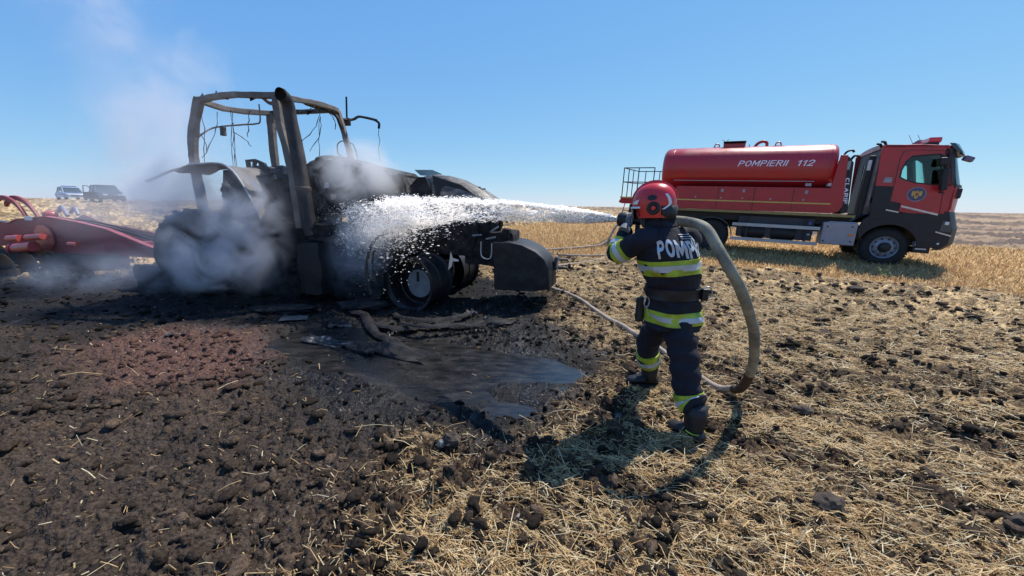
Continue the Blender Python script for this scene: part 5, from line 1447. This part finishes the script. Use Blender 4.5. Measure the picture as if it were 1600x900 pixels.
def boot(ank, toe, name="boot"):
    toe = Vector(toe).normalized(); sd_ = Vector((-toe.y, toe.x, 0))
    g = ank.z - .09
    B = empty(name, fl((0, 0, 0)) * 0); B.parent = FF
    P_ = [ank + Vector((0, 0, .20)), ank + Vector((0, 0, .12)), ank + Vector((0, 0, .03)), ank + Vector((0, 0, -.03))]
    rings = []
    for p, r in zip(P_, (.074, .072, .068, .064)):
        rings.append([fl(p + toe * r * 1.08 * math.cos(t) + sd_ * r * math.sin(t)) for t in np.linspace(0, 2 * math.pi, 18, endpoint=False)])
    wobble(MB().loft(rings), .006, 12, 2).build("boot_shaft", M['black'], B, smooth=180)
    rings = []
    for t, hw, ht in ((-.085, .030, .05), (-.07, .046, .085), (-.02, .052, .105), (.05, .052, .10), (.11, .056, .075), (.17, .05, .06), (.20, .03, .04)):
        c = Vector((ank.x, ank.y, g)) + toe * t
        rings.append([fl(c + sd_ * hw * math.copysign(abs(math.cos(a)) ** .8, math.cos(a)) + Vector((0, 0, .018 + (ht) * (math.sin(a) * .5 + .5)))) for a in np.linspace(0, 2 * math.pi, 16, endpoint=False)])
    MB().loft(rings).build("boot_foot", M['black'], B, smooth=180)
    rings = []
    for t, hw in ((-.09, .034), (-.075, .05), (0, .055), (.1, .06), (.17, .054), (.205, .034)):
        c = Vector((ank.x, ank.y, g)) + toe * t
        rings.append([fl(c + sd_ * hw + Vector((0, 0, -.008))), fl(c + sd_ * hw + Vector((0, 0, .024))), fl(c - sd_ * hw + Vector((0, 0, .024))), fl(c - sd_ * hw + Vector((0, 0, -.008)))])
    MB().loft(rings).build("boot_sole", M['rubber'], B, bevel=.004)
    return B
boot(ankL, (-.55, .8, 0)); boot(ankR, (-.97, .1, 0))
bt = Vector((ankL.x, ankL.y, g1 + .10))
MB().tube([fl(bt + Vector((.07 * math.cos(t), .07 * math.sin(t), .012 * math.sin(t)))) for t in np.linspace(3.4, 6.4, 9)], .006, 5).build("boot_piping", M['hivis'], FF)
# gloves: palm with five curled fingers closed round the nozzle
def glove(h, axis, toward, up, name="glove"):
    """h centre of grip, axis = nozzle axis, toward = from nozzle to the forearm"""
    axis = Vector(axis).normalized(); tw = Vector(toward).normalized(); tw = (tw - axis * tw.dot(axis)).normalized(); cr = axis.cross(tw).normalized()
    pts = []; ed = []; rad = []
    pts.append(h + tw * .085); rad.append((.036, .03))          # wrist
    pts.append(h + tw * .055); rad.append((.040, .026)); ed.append((0, 1))
    for k in range(4):
        a0 = (k - 1.5) * .021
        b = len(pts); r = .0105 - (.001 if k == 3 else 0); ln = (1.0, 1.08, 1.02, .85)[k]
        path = [h + axis * a0 + tw * .050 + cr * .012, h + axis * a0 + tw * .030 + cr * .042 * ln, h + axis * a0 - tw * .012 + cr * .050 * ln, h + axis * a0 - tw * .046 * ln + cr * .030, h + axis * a0 - tw * .050 * ln + cr * .004]
        for i, p_ in enumerate(path):
            pts.append(p_); rad.append(r * (1 - .08 * i)); ed.append((1 if i == 0 else b + i - 1, b + i))
    b = len(pts)
    for i, p_ in enumerate([h + axis * .035 + tw * .045 - cr * .02, h + axis * .045 + tw * .01 - cr * .044, h + axis * .035 - tw * .025 - cr * .042]):
        pts.append(p_); rad.append(.0125 - .001 * i); ed.append((1 if i == 0 else b + i - 1, b + i))
    o = skin_chain(name, [fl(p_) for p_ in pts], ed, rad, M['glove'], FF, 0)
    MB().tube([fl(h + tw * .075), fl(h + tw * .10), fl(h + tw * .135)], [.036, .042, .046], 14).build("glove_cuff", M['glove'], FF, smooth=60)
ndir = Vector((-.725, .665, .01)).normalized()
nz0 = Vector((.855, 3.045, 1.582))
glove(nz0 - ndir * .10 + Vector((0, 0, 0)), ndir, elL - haL + Vector((0, -.10, 0)), 0)
glove(nz0 - ndir * .24, ndir, elR - haR, 0)
# helmet, in its own frame x forward, y left, z up
HM = empty("helmet", fl(hc_ + Vector((0, 0, .01))), (0, R(3), math.atan2(hf.y, hf.x))); HM.parent = FF; HM.scale = (.94, .94, .96)
def dome(th, ph, s=1.0):
    """th azimuth from front, ph 0 at brim .. pi/2 top"""
    c, q = math.cos(th), math.sin(th)
    a = .162 if c > 0 else .160
    r = math.cos(ph) ** .82
    return Vector((a * c * r * s, .130 * q * r * s, (.150 * math.sin(ph) ** .95 - .0) * s))
rings = []
for k in range(11):
    ph = math.pi / 2 * k / 10 * .999
    rings.append([dome(2 * math.pi * j / 40, ph) for j in range(40)])
low = []
for dz in (-.105, -.06, -.02):
    ring = []
    for j in range(40):
        th = 2 * math.pi * j / 40; c = math.cos(th)
        k = 1.0 - .05 * (abs(dz) / .1)
        # side shields reach low, front is cut up for the face, back reaches the neck
        lowest = -.03 if c > .72 else (-.105 if c > -.75 else -.085)
        z = max(dz, lowest)
        p = dome(th, 0, k); ring.append(Vector((p.x, p.y, z)))
    low.append(ring)
MB().loft(low + rings, caps=False).build("helmet_shell", M['helmet'], HM, smooth=60)
# comb
cp = []
for k in range(19):
    a = R(8) + R(160) * k / 18
    x_, z_ = .168 * math.cos(a), .158 * math.sin(a)
    cp.append([Vector((x_ * .93, -.014, z_ * .93)), Vector((x_ * 1.035, -.010, z_ * 1.08)), Vector((x_ * 1.05, .010, z_ * 1.08)), Vector((x_ * .93, .014, z_ * .93))])
MB().loft(cp).build("helmet_comb", M['helmet'], HM, smooth=50)
MB().loft([[Vector((.165 * math.cos(t), .125 * math.sin(t), z)) * k for t in np.linspace(R(110), R(250), 16)] for z, k in ((-.02, 1.02), (-.075, 1.0), (-.14, .93))], closed=False).build("neck_guard", M['black'], HM, smooth=60).modifiers.new("s", 'SOLIDIFY').thickness = .008
for sg in (-1, 1):
    d = MB().lathe([(0, .004), (.020, .004), (.024, .014), (.040, .016), (.047, .006), (.048, -.02)], 26, 'y', (-.004, 0, 0)).build("ear_disc", M['black'], HM, smooth=40)
    d.location = (0, sg * .137, -.035); d.rotation_euler = (0, 0, 0 if sg > 0 else math.pi)
    d = MB().lathe([(0, .014), (.016, .013), (.018, .004)], 18, 'y', (-.004, 0, 0)).build("ear_disc_button", M['helmet'], HM, smooth=40)
    d.location = (0, sg * .137, -.035); d.rotation_euler = (0, 0, 0 if sg > 0 else math.pi)
    rings = []
    for (cx_, cz_, wx_, wz_) in ((.008, .040, .034, .020),):
        V = []; F = []
        N_ = 20
        for rr2, off in ((1, .998), (1, 1.03), (.0, 1.045)):
            for j in range(N_):
                a = 2 * math.pi * j / N_
                x_, z_ = cx_ + wx_ * math.cos(a) * rr2, cz_ + wz_ * math.sin(a) * rr2
                y_ = .130 * math.sqrt(max(0, 1 - (x_ / .172) ** 2 - (z_ / .150) ** 2)) * off
                V.append((x_, sg * (y_ + .001), z_))
        F = [(r_ * N_ + j, r_ * N_ + (j + 1) % N_, (r_ + 1) * N_ + (j + 1) % N_, (r_ + 1) * N_ + j) for r_ in range(2) for j in range(N_)]
        MB().add(V, F).build("vent_cover", M['black'], HM, smooth=60)
    def onshell(x_, z_, off=.003):
        zz = max(z_, 0)
        y_ = .130 * math.sqrt(max(0.0005, 1 - (x_ / .176) ** 2 - (zz / .155) ** 2))
        return Vector((x_, sg * (y_ + off), z_))
    path = [(-.088, .065), (-.108, .035), (-.118, .0), (-.108, -.02), (-.085, -.035), (-.070, -.045)]
    st_ = MB()
    for i in range(len(path) - 1):
        (xa, za), (xb, zb) = path[i], path[i + 1]
        st_.add([onshell(xa - .010, za), onshell(xb - .010, zb), onshell(xb + .010, zb), onshell(xa + .010, za)], [(0, 1, 2, 3)])
    st_.build("helmet_reflector", M['white'], HM, fix=False)
    st_ = MB().add([onshell(.10, .03, .004), onshell(.135, .022, .006), onshell(.15, .0, .006), onshell(.115, -.005, .004)], [(0, 1, 2, 3)])
    st_.build("helmet_reflector", M['white'], HM, fix=False)
MB().loft([[Vector((.176 * math.cos(t), .134 * math.sin(t), z)) for t in np.linspace(R(-58), R(58), 18)] for z in (-.02, -.035)], closed=False).build("visor_edge", M['white'], HM, smooth=60).modifiers.new("s", 'SOLIDIFY').thickness = .006
MB().loft([[Vector((.172 * math.cos(t) * k, .130 * math.sin(t) * k, z)) for t in np.linspace(R(-55), R(55), 18)] for z, k in ((-.035, 1), (-.08, .96), (-.115, .88))], closed=False).build("face_shield", VIS, HM, smooth=60)
# carabiner, pouch and torch on the belt
p = torso_pt(R(150), 1.06, .05)
MB().tube([fl(p + Vector((.035 * math.cos(t), .0, .045 * math.sin(t)))) for t in np.linspace(0, 2 * math.pi, 15)], .006, 5, caps=False).build("belt_ring", M['alu'], FF, smooth=60)
MB().box(fl(torso_pt(R(128), 1.06, .03)), (.05, .05, .09)).build("belt_pouch", M['black'], FF, bevel=.012)
p = torso_pt(R(-6), 1.0, .03)
MB().tube([fl(p + Vector((.02 * math.cos(t), .0, .04 * math.sin(t) - .02))) for t in np.linspace(0, 2 * math.pi, 13)], .005, 5, caps=False).build("carabiner", M['alu'], FF, smooth=60)
MB().tube(bez([fl(p + Vector((0, 0, -.05))), fl(p + Vector((.03, -.02, -.12))), fl(p + Vector((.07, -.04, -.09)))], 5), .005, 5).build("carabiner_strap", M['alu'], FF)
MB().box(fl(torso_pt(R(-25), .90, .04)), (.06, .06, .2)).build("side_pouch", M['black'], FF, bevel=.02)

# ------------------------------------------------------------------ hose, nozzle, jet
NZ = empty("hose_nozzle", nz0, (0, 0, math.atan2(ndir.y, ndir.x)), "black water nozzle held up in the firefighter's grey gloves", "nozzle")
MB().lathe([(.030, 0), (.052, -.005), (.060, -.02), (.060, -.075), (.050, -.09), (.036, -.10), (.034, -.2), (.042, -.21), (.044, -.30), (.03, -.31)], 24, 'x').build("nozzle_barrel", M['black'], NZ, smooth=40)
MB().lathe([(0.0, -.012), (.030, -.01), (.032, 0)], 18, 'x').build("nozzle_mouth", M['alu'], NZ, smooth=40)
MB().tube(bez([(-.12, .03, .03), (-.14, .03, .075), (-.19, 0, .085), (-.22, -.03, .04)], 4), .009, 6).build("nozzle_lever", M['alu'], NZ, smooth=60)
MB().box((-.16, 0, -.075), (.035, .03, .10)).build("nozzle_grip", M['black'], NZ, bevel=.01)
hz = lambda x, y, e=.04: (x, y, gz(x, y) + e)
hp_ = [nz0 - ndir * .29, (1.15, 2.80, 1.585), (1.27, 2.69, 1.575), (1.31, 2.56, 1.535), (1.345, 2.47, 1.44), (1.42, 2.40, 1.30), (1.53, 2.42, 1.15), (1.655, 2.50, .98), (1.79, 2.60, .78), (1.905, 2.73, .57), (1.985, 2.85, .37), (2.03, 2.96, .21), (2.04, 3.05, .11), (2.02, 3.15, .065), hz(1.97, 3.25, .045), hz(1.9, 3.45, .045), hz(1.82, 3.85), hz(1.60, 4.55), hz(1.40, 5.35), hz(1.20, 6.2), hz(1.0, 6.8), hz(.72, 7.2), hz(.2, 7.8), hz(.6, 9.0), hz(2.4, 10.5), hz(3.3, 12.2)]
P = bez(hp_, 9)
rad = []
for i, p in enumerate(P):
    t = i / (len(P) - 1)
    rad.append(.036 if t < .5 else .032)
FH = empty("fire_hose", (2.06, 3.12, 0), label="thick pale canvas fire hose looping from the firefighter's shoulder to the ground and behind", cat="hose")
HO_ = Vector((2.06, 3.12, 0))
P = [p + mnoise.noise_vector(p * 2.3) * .016 * (1 if 8 < i < 400 else 0) for i, p in enumerate(P)]
rad = [r_ * (1 + .07 * mnoise.noise(P[i] * 6)) for i, r_ in enumerate(rad)]
MB().lathe([(.034, 0), (.046, .004), (.048, .03), (.046, .05), (.05, .055), (.05, .085), (.036, .09)], 18, 'x', (-.40, 0, 0)).build("coupling", M['alu'], NZ, smooth=40)
split = [i for i, p in enumerate(P) if p.y > 3.12 and i > 90][0]
MB().tube([p - HO_ for p in P[:split + 1]], rad[:split + 1], 16).build("raised_length", M['hose'], FH, smooth=180)
MB().tube([p - HO_ for p in P[split:]], rad[split:], 14).build("ground_length", M['hose2'], FH, smooth=180)
ms = [i for i, p in enumerate(P) if p.z < .46][0]
MB().tube([p - HO_ for p in P[ms:split]], [.031 + .0065 * min(1, k / 6) for k in range(split - ms)], 14).build("mud_smear", M['mud'], FH, smooth=180)
# second hose from the truck's tail
S2 = MB().tube(bez([(3.9, 13.4, 1.25), (3.6, 13.3, .95), (3.35, 13.1, .55), hz(3.0, 12.9, .06), hz(2.5, 12.6, .05), hz(1.8, 12.3, .05), hz(.8, 12.0, .05)], 8), .04, 8)
tag(S2.build("supply_hose", M['hose2'], smooth=180), "pale supply hose dropping from the truck's tail onto the stubble, left of the helmet", "hose")
tag(MB().tube(bez([hz(1.2, 11.0, .04), hz(2.2, 10.95, .05), hz(3.4, 11.2, .05), hz(4.2, 11.1, .04)], 6), .03, 6).build("supply_hose", M['hose2'], smooth=180), "thin hose lying along the near edge of the stubble strip", "hose")

def make_jet():
    n = 105000
    S0 = np.array([.845, 3.055, 1.583]); E0 = np.array([-2.75, 6.45, 1.30])
    t = rng.random(n) ** 1.15
    far = rng.random(n) < .45
    t[far] = t[far] * (1 + .22 * rng.random(far.sum()))
    c = S0[None] + (E0 - S0)[None] * t[:, None]
    c[:, 2] += .16 * np.sin(np.clip(t, 0, 1) * 2.9) - .10 * t ** 3
    side = np.array([.69, .72, 0]); up = np.array([0, 0, 1.])
    r = .050 * (1 - np.exp(-t * 22)) + .012 + .33 * t ** 1.4
    # two bright rims and loose fall-out below
    a = rng.random(n) * 6.28; q = rng.random(n) ** .5
    u = np.cos(a) * q; v = np.sin(a) * q
    streak = rng.random(n) < .42
    v = np.where(streak, np.where(rng.random(n) < .6, .75, -.55) + rng.normal(0, .13, n), v)
    drop = np.where(rng.random(n) < .45 * np.clip((t - .36) * 2.0, 0, 1), -rng.exponential(.26, n) * (t ** 1.5), 0)
    g = vn(t * 9 + 3, u * 2.5 + v * 3.5 + 7, 5) * .6 + vn(t * 26, u * 6 + v * 7, 6) * .4
    keep = rng.random(n) < np.where(t > .12, sst(.42, .66, g), .5)
    t, c, u, v, drop, r, n = t[keep], c[keep], u[keep], v[keep], drop[keep], r[keep], int(keep.sum())
    pos = c + side[None] * (u * r)[:, None] + up[None] * (v * r + drop)[:, None]
    pos += rng.normal(0, .045, (n, 3)) * t[:, None] ** 1.5
    pos[:, 2] = np.maximum(pos[:, 2], .03)
    size = rng.lognormal(math.log(.0019), .6, n) * (.9 + 1.05 * t)
    el = rng.uniform(1.0, 2.4, n) * (1 + 1.6 * (1 - t))
    d = (E0 - S0) / np.linalg.norm(E0 - S0); s2 = np.cross(d, up); s2 /= np.linalg.norm(s2); u2 = np.cross(s2, d)
    V = np.zeros((n, 4, 3)); tw = rng.random(n) * 6.28
    a_ = s2[None] * np.cos(tw)[:, None] + u2[None] * np.sin(tw)[:, None]; b_ = np.cross(a_, d[None])
    V[:, 0] = pos + d[None] * (size * el)[:, None] + a_ * size[:, None]
    V[:, 1] = pos + d[None] * (size * el)[:, None] - a_ * size[:, None]
    V[:, 2] = pos - d[None] * (size * el)[:, None] + b_ * size[:, None]
    V[:, 3] = pos - d[None] * (size * el)[:, None] - b_ * size[:, None]
    f = np.array([(0, 1, 2), (0, 3, 1), (0, 2, 3), (1, 3, 2)])
    F = (f[None] + (np.arange(n) * 4)[:, None, None]).reshape(-1, 3)
    m = bpy.data.materials.new("white_water"); m.use_nodes = True; tt = m.node_tree; tt.nodes.clear()
    o_ = tt.nodes.new("ShaderNodeOutputMaterial"); df = tt.nodes.new("ShaderNodeBsdfDiffuse"); df.inputs[0].default_value = (.50, .48, .46, 1)
    tl = tt.nodes.new("ShaderNodeBsdfTranslucent"); tl.inputs[0].default_value = (.98, .95, .91, 1)
    gl = tt.nodes.new("ShaderNodeBsdfGlossy"); gl.inputs["Roughness"].default_value = .15
    m1 = tt.nodes.new("ShaderNodeAddShader"); m2 = tt.nodes.new("ShaderNodeMixShader"); m2.inputs[0].default_value = .12  # summing both shaders over-brightens the drops, standing in for forward-scattered sun
    tp = tt.nodes.new("ShaderNodeBsdfTransparent"); m3 = tt.nodes.new("ShaderNodeMixShader"); m3.inputs[0].default_value = .3
    tt.links.new(df.outputs[0], m1.inputs[0]); tt.links.new(tl.outputs[0], m1.inputs[1]); tt.links.new(m1.outputs[0], m2.inputs[1]); tt.links.new(gl.outputs[0], m2.inputs[2]); tt.links.new(m2.outputs[0], m3.inputs[1]); tt.links.new(tp.outputs[0], m3.inputs[2]); tt.links.new(m3.outputs[0], o_.inputs[0])
    tag(fast_mesh("water_jet", V.reshape(-1, 3), F, m, None, False), "white jet of water drops shot from the nozzle onto the burnt engine", kind="stuff")
make_jet()

# ------------------------------------------------------------------ far cars
def car(name, loc, hd, paint, label, cat, L=4.3, Wd=1.75, H=1.50, suv=False, police=False, door=False):
    root = empty(name, loc, (0, 0, R(hd)), label, cat)
    hl_ = L / 2; z0 = .30; zb = .78 if not suv else .95
    def ring(x, top, half, zb_=z0): return [Vector((x, -half, zb_)), Vector((x, -half, top - .12)), Vector((x, -half * .9, top)), Vector((x, half * .9, top)), Vector((x, half, top - .12)), Vector((x, half, zb_))]
    hw = Wd / 2
    MB().loft([ring(-hl_, zb - .05, hw * .86, .42), ring(-hl_ + .18, zb + .05, hw * .97), ring(-.8, zb + .1, hw), ring(.55, zb + .08, hw), ring(hl_ - .6, zb - .02, hw * .97), ring(hl_ - .12, zb - .14, hw * .9), ring(hl_, zb - .32, hw * .8, .36)]).build("body", paint, root, bevel=.05, smooth=50)
    zt = H
    def cr(x, z, half): return [Vector((x, -half, z)), Vector((x, half, z))]
    MB().loft([[Vector((-1.75, -hw * .9, zb + .02)), Vector((-1.35 if not suv else -1.7, -hw * .74, zt - .06)), Vector((.15, -hw * .74, zt - .05)), Vector((.95, -hw * .9, zb + .02))],
               [Vector((-1.75, hw * .9, zb + .02)), Vector((-1.35 if not suv else -1.7, hw * .74, zt - .06)), Vector((.15, hw * .74, zt - .05)), Vector((.95, hw * .9, zb + .02))]]).build("window_glass", M['carglass'], root, bevel=.02)
    MB().loft([[Vector((-1.45 if not suv else -1.75, s * hw * .76, zt - .07)), Vector((-1.3, s * hw * .76, zt)), Vector((.05, s * hw * .76, zt)), Vector((.25, s * hw * .76, zt - .07))] for s in (-1, 1)]).build("roof", paint, root, bevel=.03)
    for s in (-1, 1):
        for xa, xb in (((.15, zt - .05), (.98, zb)), ((-.45, zt - .03), (-.45, zb)), ((-1.3, zt - .05), (-1.6, zb))):
            MB().tube([(xa[0], s * hw * .75, xa[1]), (xb[0], s * hw * .90, xb[1])], .035, 5).build("pillar", paint, root)
        MB().box((.62, s * (hw + .08), zb + .12), (.12, .16, .12)).build("door_mirror", M['white'] if police else M['black'], root, bevel=.03)
        MB().box((hl_ - .06, s * hw * .66, zb - .2), (.08, .32, .14)).build("head_lamp", M['white'], root, bevel=.03)
        for x in (-1.3, 1.35):
            wr = empty("wheel", (x, s * (hw - .11), .32)); wr.parent = root
            MB().lathe([(.20, -.1), (.31, -.1), (.33, -.06), (.33, .06), (.31, .1), (.20, .1)], 20, 'y').build("tyre", M['rubber'], wr, smooth=40)
            MB().lathe([(0, -.09), (.20, -.08), (.21, -.1), (.21, .1), (0, .09)], 20, 'y').build("rim", M['silver'], wr, smooth=40)
    MB().box((hl_ - .02, 0, .50), (.06, 1.1, .16)).build("grille", M['black'], root, bevel=.02)
    if police:
        for s in (-1, 1):
            MB().plate([(-1.9, .50), (1.3, .50), (1.75, .66), (1.1, .74), (-1.9, .70)], [], 'y', s * (hw + .003) - .004, .008).build("blue_band", M['blue'], root)
        MB().add([(1.0, -.6, zb + .092), (1.5, -.6, zb + .05), (1.5, .6, zb + .05), (1.0, .6, zb + .092)], [(0, 1, 2, 3)]).build("blue_bonnet_mark", M['blue'], root)
        MB().box((-.25, 0, zt + .06), (.25, 1.2, .10)).build("light_bar", M['blue'], root, bevel=.03)
    if door:
        d = empty("open_door", (.75, -hw, 0), (0, 0, R(38))); d.parent = root
        MB().b2((-1.05, -.03, .38), (0, .03, zb + .02)).build("door_panel", paint, d, bevel=.02)
        MB().plate([(-1.05, zb), (-.95, zt - .1), (-.55, zt - .1), (0, zb)], [[(-.98, zb + .05), (-.9, zt - .16), (-.58, zt - .16), (-.12, zb + .05)]], 'y', -.02, .04).build("door_frame", paint, d)
    return root
car("police_car", (-52.2, 45, gz(-52.2, 45)), -28, mat("police_white_hazed", (.46, .52, .60), (.40, .46, .54), 3, .35), "white and blue police car far off in the field, leftmost of the two", "police car", police=True)  # white bodywork tinted grey-blue, smoke haze put into the paint
car("parked_car", (-41.2, 38.6, gz(-41.2, 38.6)), -30, M['darkcar'], "dark off-roader with an open door, half lost in smoke beside the police car", "car", L=4.6, Wd=1.85, H=1.72, suv=True, door=True)

# ------------------------------------------------------------------ smoke and spray mist
def smoke(loc, size, dens, label, sc=1.6, lo=.42, hi=.68, rot=(0, 0, 0), col=(.80, .80, .86), seed=0, edge=.25, aniso=.35, step=1.0):
    m = bpy.data.materials.new("smoke"); m.use_nodes = True; t = m.node_tree; t.nodes.clear()
    o_ = t.nodes.new("ShaderNodeOutputMaterial"); pv = t.nodes.new("ShaderNodeVolumePrincipled")
    pv.inputs["Color"].default_value = (*col, 1); pv.inputs["Anisotropy"].default_value = aniso
    t.links.new(pv.outputs[0], o_.inputs["Volume"])
    tc = t.nodes.new("ShaderNodeTexCoord"); ln = t.nodes.new("ShaderNodeVectorMath"); ln.operation = 'LENGTH'
    gm = t.nodes.new("ShaderNodeNewGeometry")
    mp = t.nodes.new("ShaderNodeMapping"); mp.inputs["Location"].default_value = (seed * 3.7, seed * 1.3, seed * 2.1)
    t.links.new(gm.outputs["Position"], mp.inputs[0])
    nz = t.nodes.new("ShaderNodeTexNoise"); nz.inputs["Scale"].default_value = sc; nz.inputs["Detail"].default_value = 5; nz.inputs["Distortion"].default_value = 1.1; nz.inputs["Roughness"].default_value = .55
    t.links.new(mp.outputs[0], nz.inputs["Vector"])
    t.links.new(tc.outputs["Object"], ln.inputs[0])
    fo = t.nodes.new("ShaderNodeMapRange"); fo.interpolation_type = 'SMOOTHSTEP'
    fo.inputs[1].default_value = 1.0; fo.inputs[2].default_value = edge
    t.links.new(ln.outputs["Value"], fo.inputs[0])
    mr = t.nodes.new("ShaderNodeMapRange"); mr.interpolation_type = 'SMOOTHSTEP'
    mr.inputs[1].default_value = lo; mr.inputs[2].default_value = hi
    t.links.new(nz.outputs[0], mr.inputs[0])
    mu = t.nodes.new("ShaderNodeMath"); mu.operation = 'MULTIPLY'; m2 = t.nodes.new("ShaderNodeMath"); m2.operation = 'MULTIPLY'; m2.inputs[1].default_value = dens
    t.links.new(fo.outputs[0], mu.inputs[0]); t.links.new(mr.outputs[0], mu.inputs[1]); t.links.new(mu.outputs[0], m2.inputs[0])
    t.links.new(m2.outputs[0], pv.inputs["Density"])
    try: m.cycles.volume_step_rate = step
    except Exception: pass
    mb = MB().ball((0, 0, 0), 1.0, 20, 12)
    o = mb.build("smoke", m); o.location = loc; o.scale = size; o.rotation_euler = rot
    tag(o, label, kind="stuff")
smoke((-4.55, 5.75, .95), (1.25, .6, .95), 4.4, "thick grey smoke rolling in front of the tractor's rear wheel", 1.9, .43, .62, seed=1, col=(.93, .93, .97))
smoke((-5.75, 6.35, 1.8), (.95, .7, .75), 2.6, "pale bluish puff left of the rear fender", 1.3, .34, .62, seed=2, col=(.93, .95, 1))
smoke((-2.42, 6.2, 2.1), (.80, .5, .66), 5.5, "bright puff hiding the tractor's scuttle beside the exhaust", 2.0, .38, .60, seed=3, col=(.97, .96, .96))
smoke((-2.75, 6.35, .8), (.85, .4, .8), 4.6, "blue-grey smoke under the engine behind the curved brackets", 1.7, .36, .60, seed=4, col=(.90, .92, 1))
smoke((-4.3, 5.95, 1.5), (.85, .5, .85), 5.5, "drifting smoke over the cab floor, left of the exhaust", 2.1, .45, .64, seed=5, col=(.95, .95, .97))
smoke((-7.2, 6.6, .38), (2.3, 1.1, .5), .8, "low smoke creeping along the ground under the harrow", 1.5, .40, .64, seed=6, col=(.85, .87, .96))
smoke((-7.3, 8.2, 3.0), (2.1, 1.4, 1.9), .62, "thin lilac haze rising left of the cab", .9, .38, .65, rot=(0, R(-30), 0), seed=7, col=(.98, .95, .98))
smoke((-9.8, 9.5, 6.6), (1.9, 1.6, 4.6), .24, "faint wisps of smoke high in the sky on the left", .8, .47, .66, rot=(0, R(-38), 0), seed=8, col=(.98, .97, 1))
smoke((-9.3, 8.5, 1.4), (2.6, 1.3, .8), .34, "light veil of smoke over the field behind the harrow", .9, .37, .65, seed=9, col=(.96, .95, 1))
smoke((-3.1, 6.75, 1.9), (1.1, .4, .9), 2.6, "wisps curling past the exhaust pipe and the cab's front post", 2.4, .46, .64, seed=12, col=(.97, .96, .97))
smoke((-5.0, 6.4, 3.3), (1.0, .7, 1.3), .35, "thin smoke drifting up through the bare cab frame", 1.6, .42, .64, seed=13, col=(.97, .96, 1))
smoke((-5.3, 6.0, 1.5), (2.7, .8, 1.3), .55, "broad thin veil of smoke joining the puffs across the wreck's rear half", 1.3, .36, .66, seed=15, col=(.97, .96, 1))
smoke((-2.3, 5.9, 1.3), (1.3, .5, .42), 1.3, "white spray mist where the jet strikes the engine", 2.2, .35, .62, rot=(0, 0, R(-40)), seed=10, col=(.98, .98, 1))
def mist():
    a = Vector((.84, 3.06, 1.583)); b = Vector((-2.75, 6.45, 1.30)); pts = []; rad = []
    for i in range(15):
        t = i / 14 * .85; p = a.lerp(b, t); p.z += .16 * math.sin(t * 2.9) - .10 * t ** 3; pts.append(p); rad.append(.012 + .045 * (1 - math.exp(-t * 22)) + .27 * t ** 1.4)
    m = bpy.data.materials.new("jet_mist"); m.use_nodes = True; t = m.node_tree; t.nodes.clear()
    o_ = t.nodes.new("ShaderNodeOutputMaterial"); pv = t.nodes.new("ShaderNodeVolumePrincipled")
    pv.inputs["Color"].default_value = (.97, .98, 1, 1); pv.inputs["Density"].default_value = .30; pv.inputs["Anisotropy"].default_value = .3
    t.links.new(pv.outputs[0], o_.inputs["Volume"])
    tag(MB().tube(pts, rad, 14).build("jet_mist", m), "fine white mist inside the water jet", kind="stuff")
mist()
print("tris approx", sum(sum(max(0, p.loop_total - 2) for p in o.data.polygons) if len(o.data.polygons) < 50000 else len(o.data.polygons) * 2 for o in S.objects if o.type == 'MESH'))
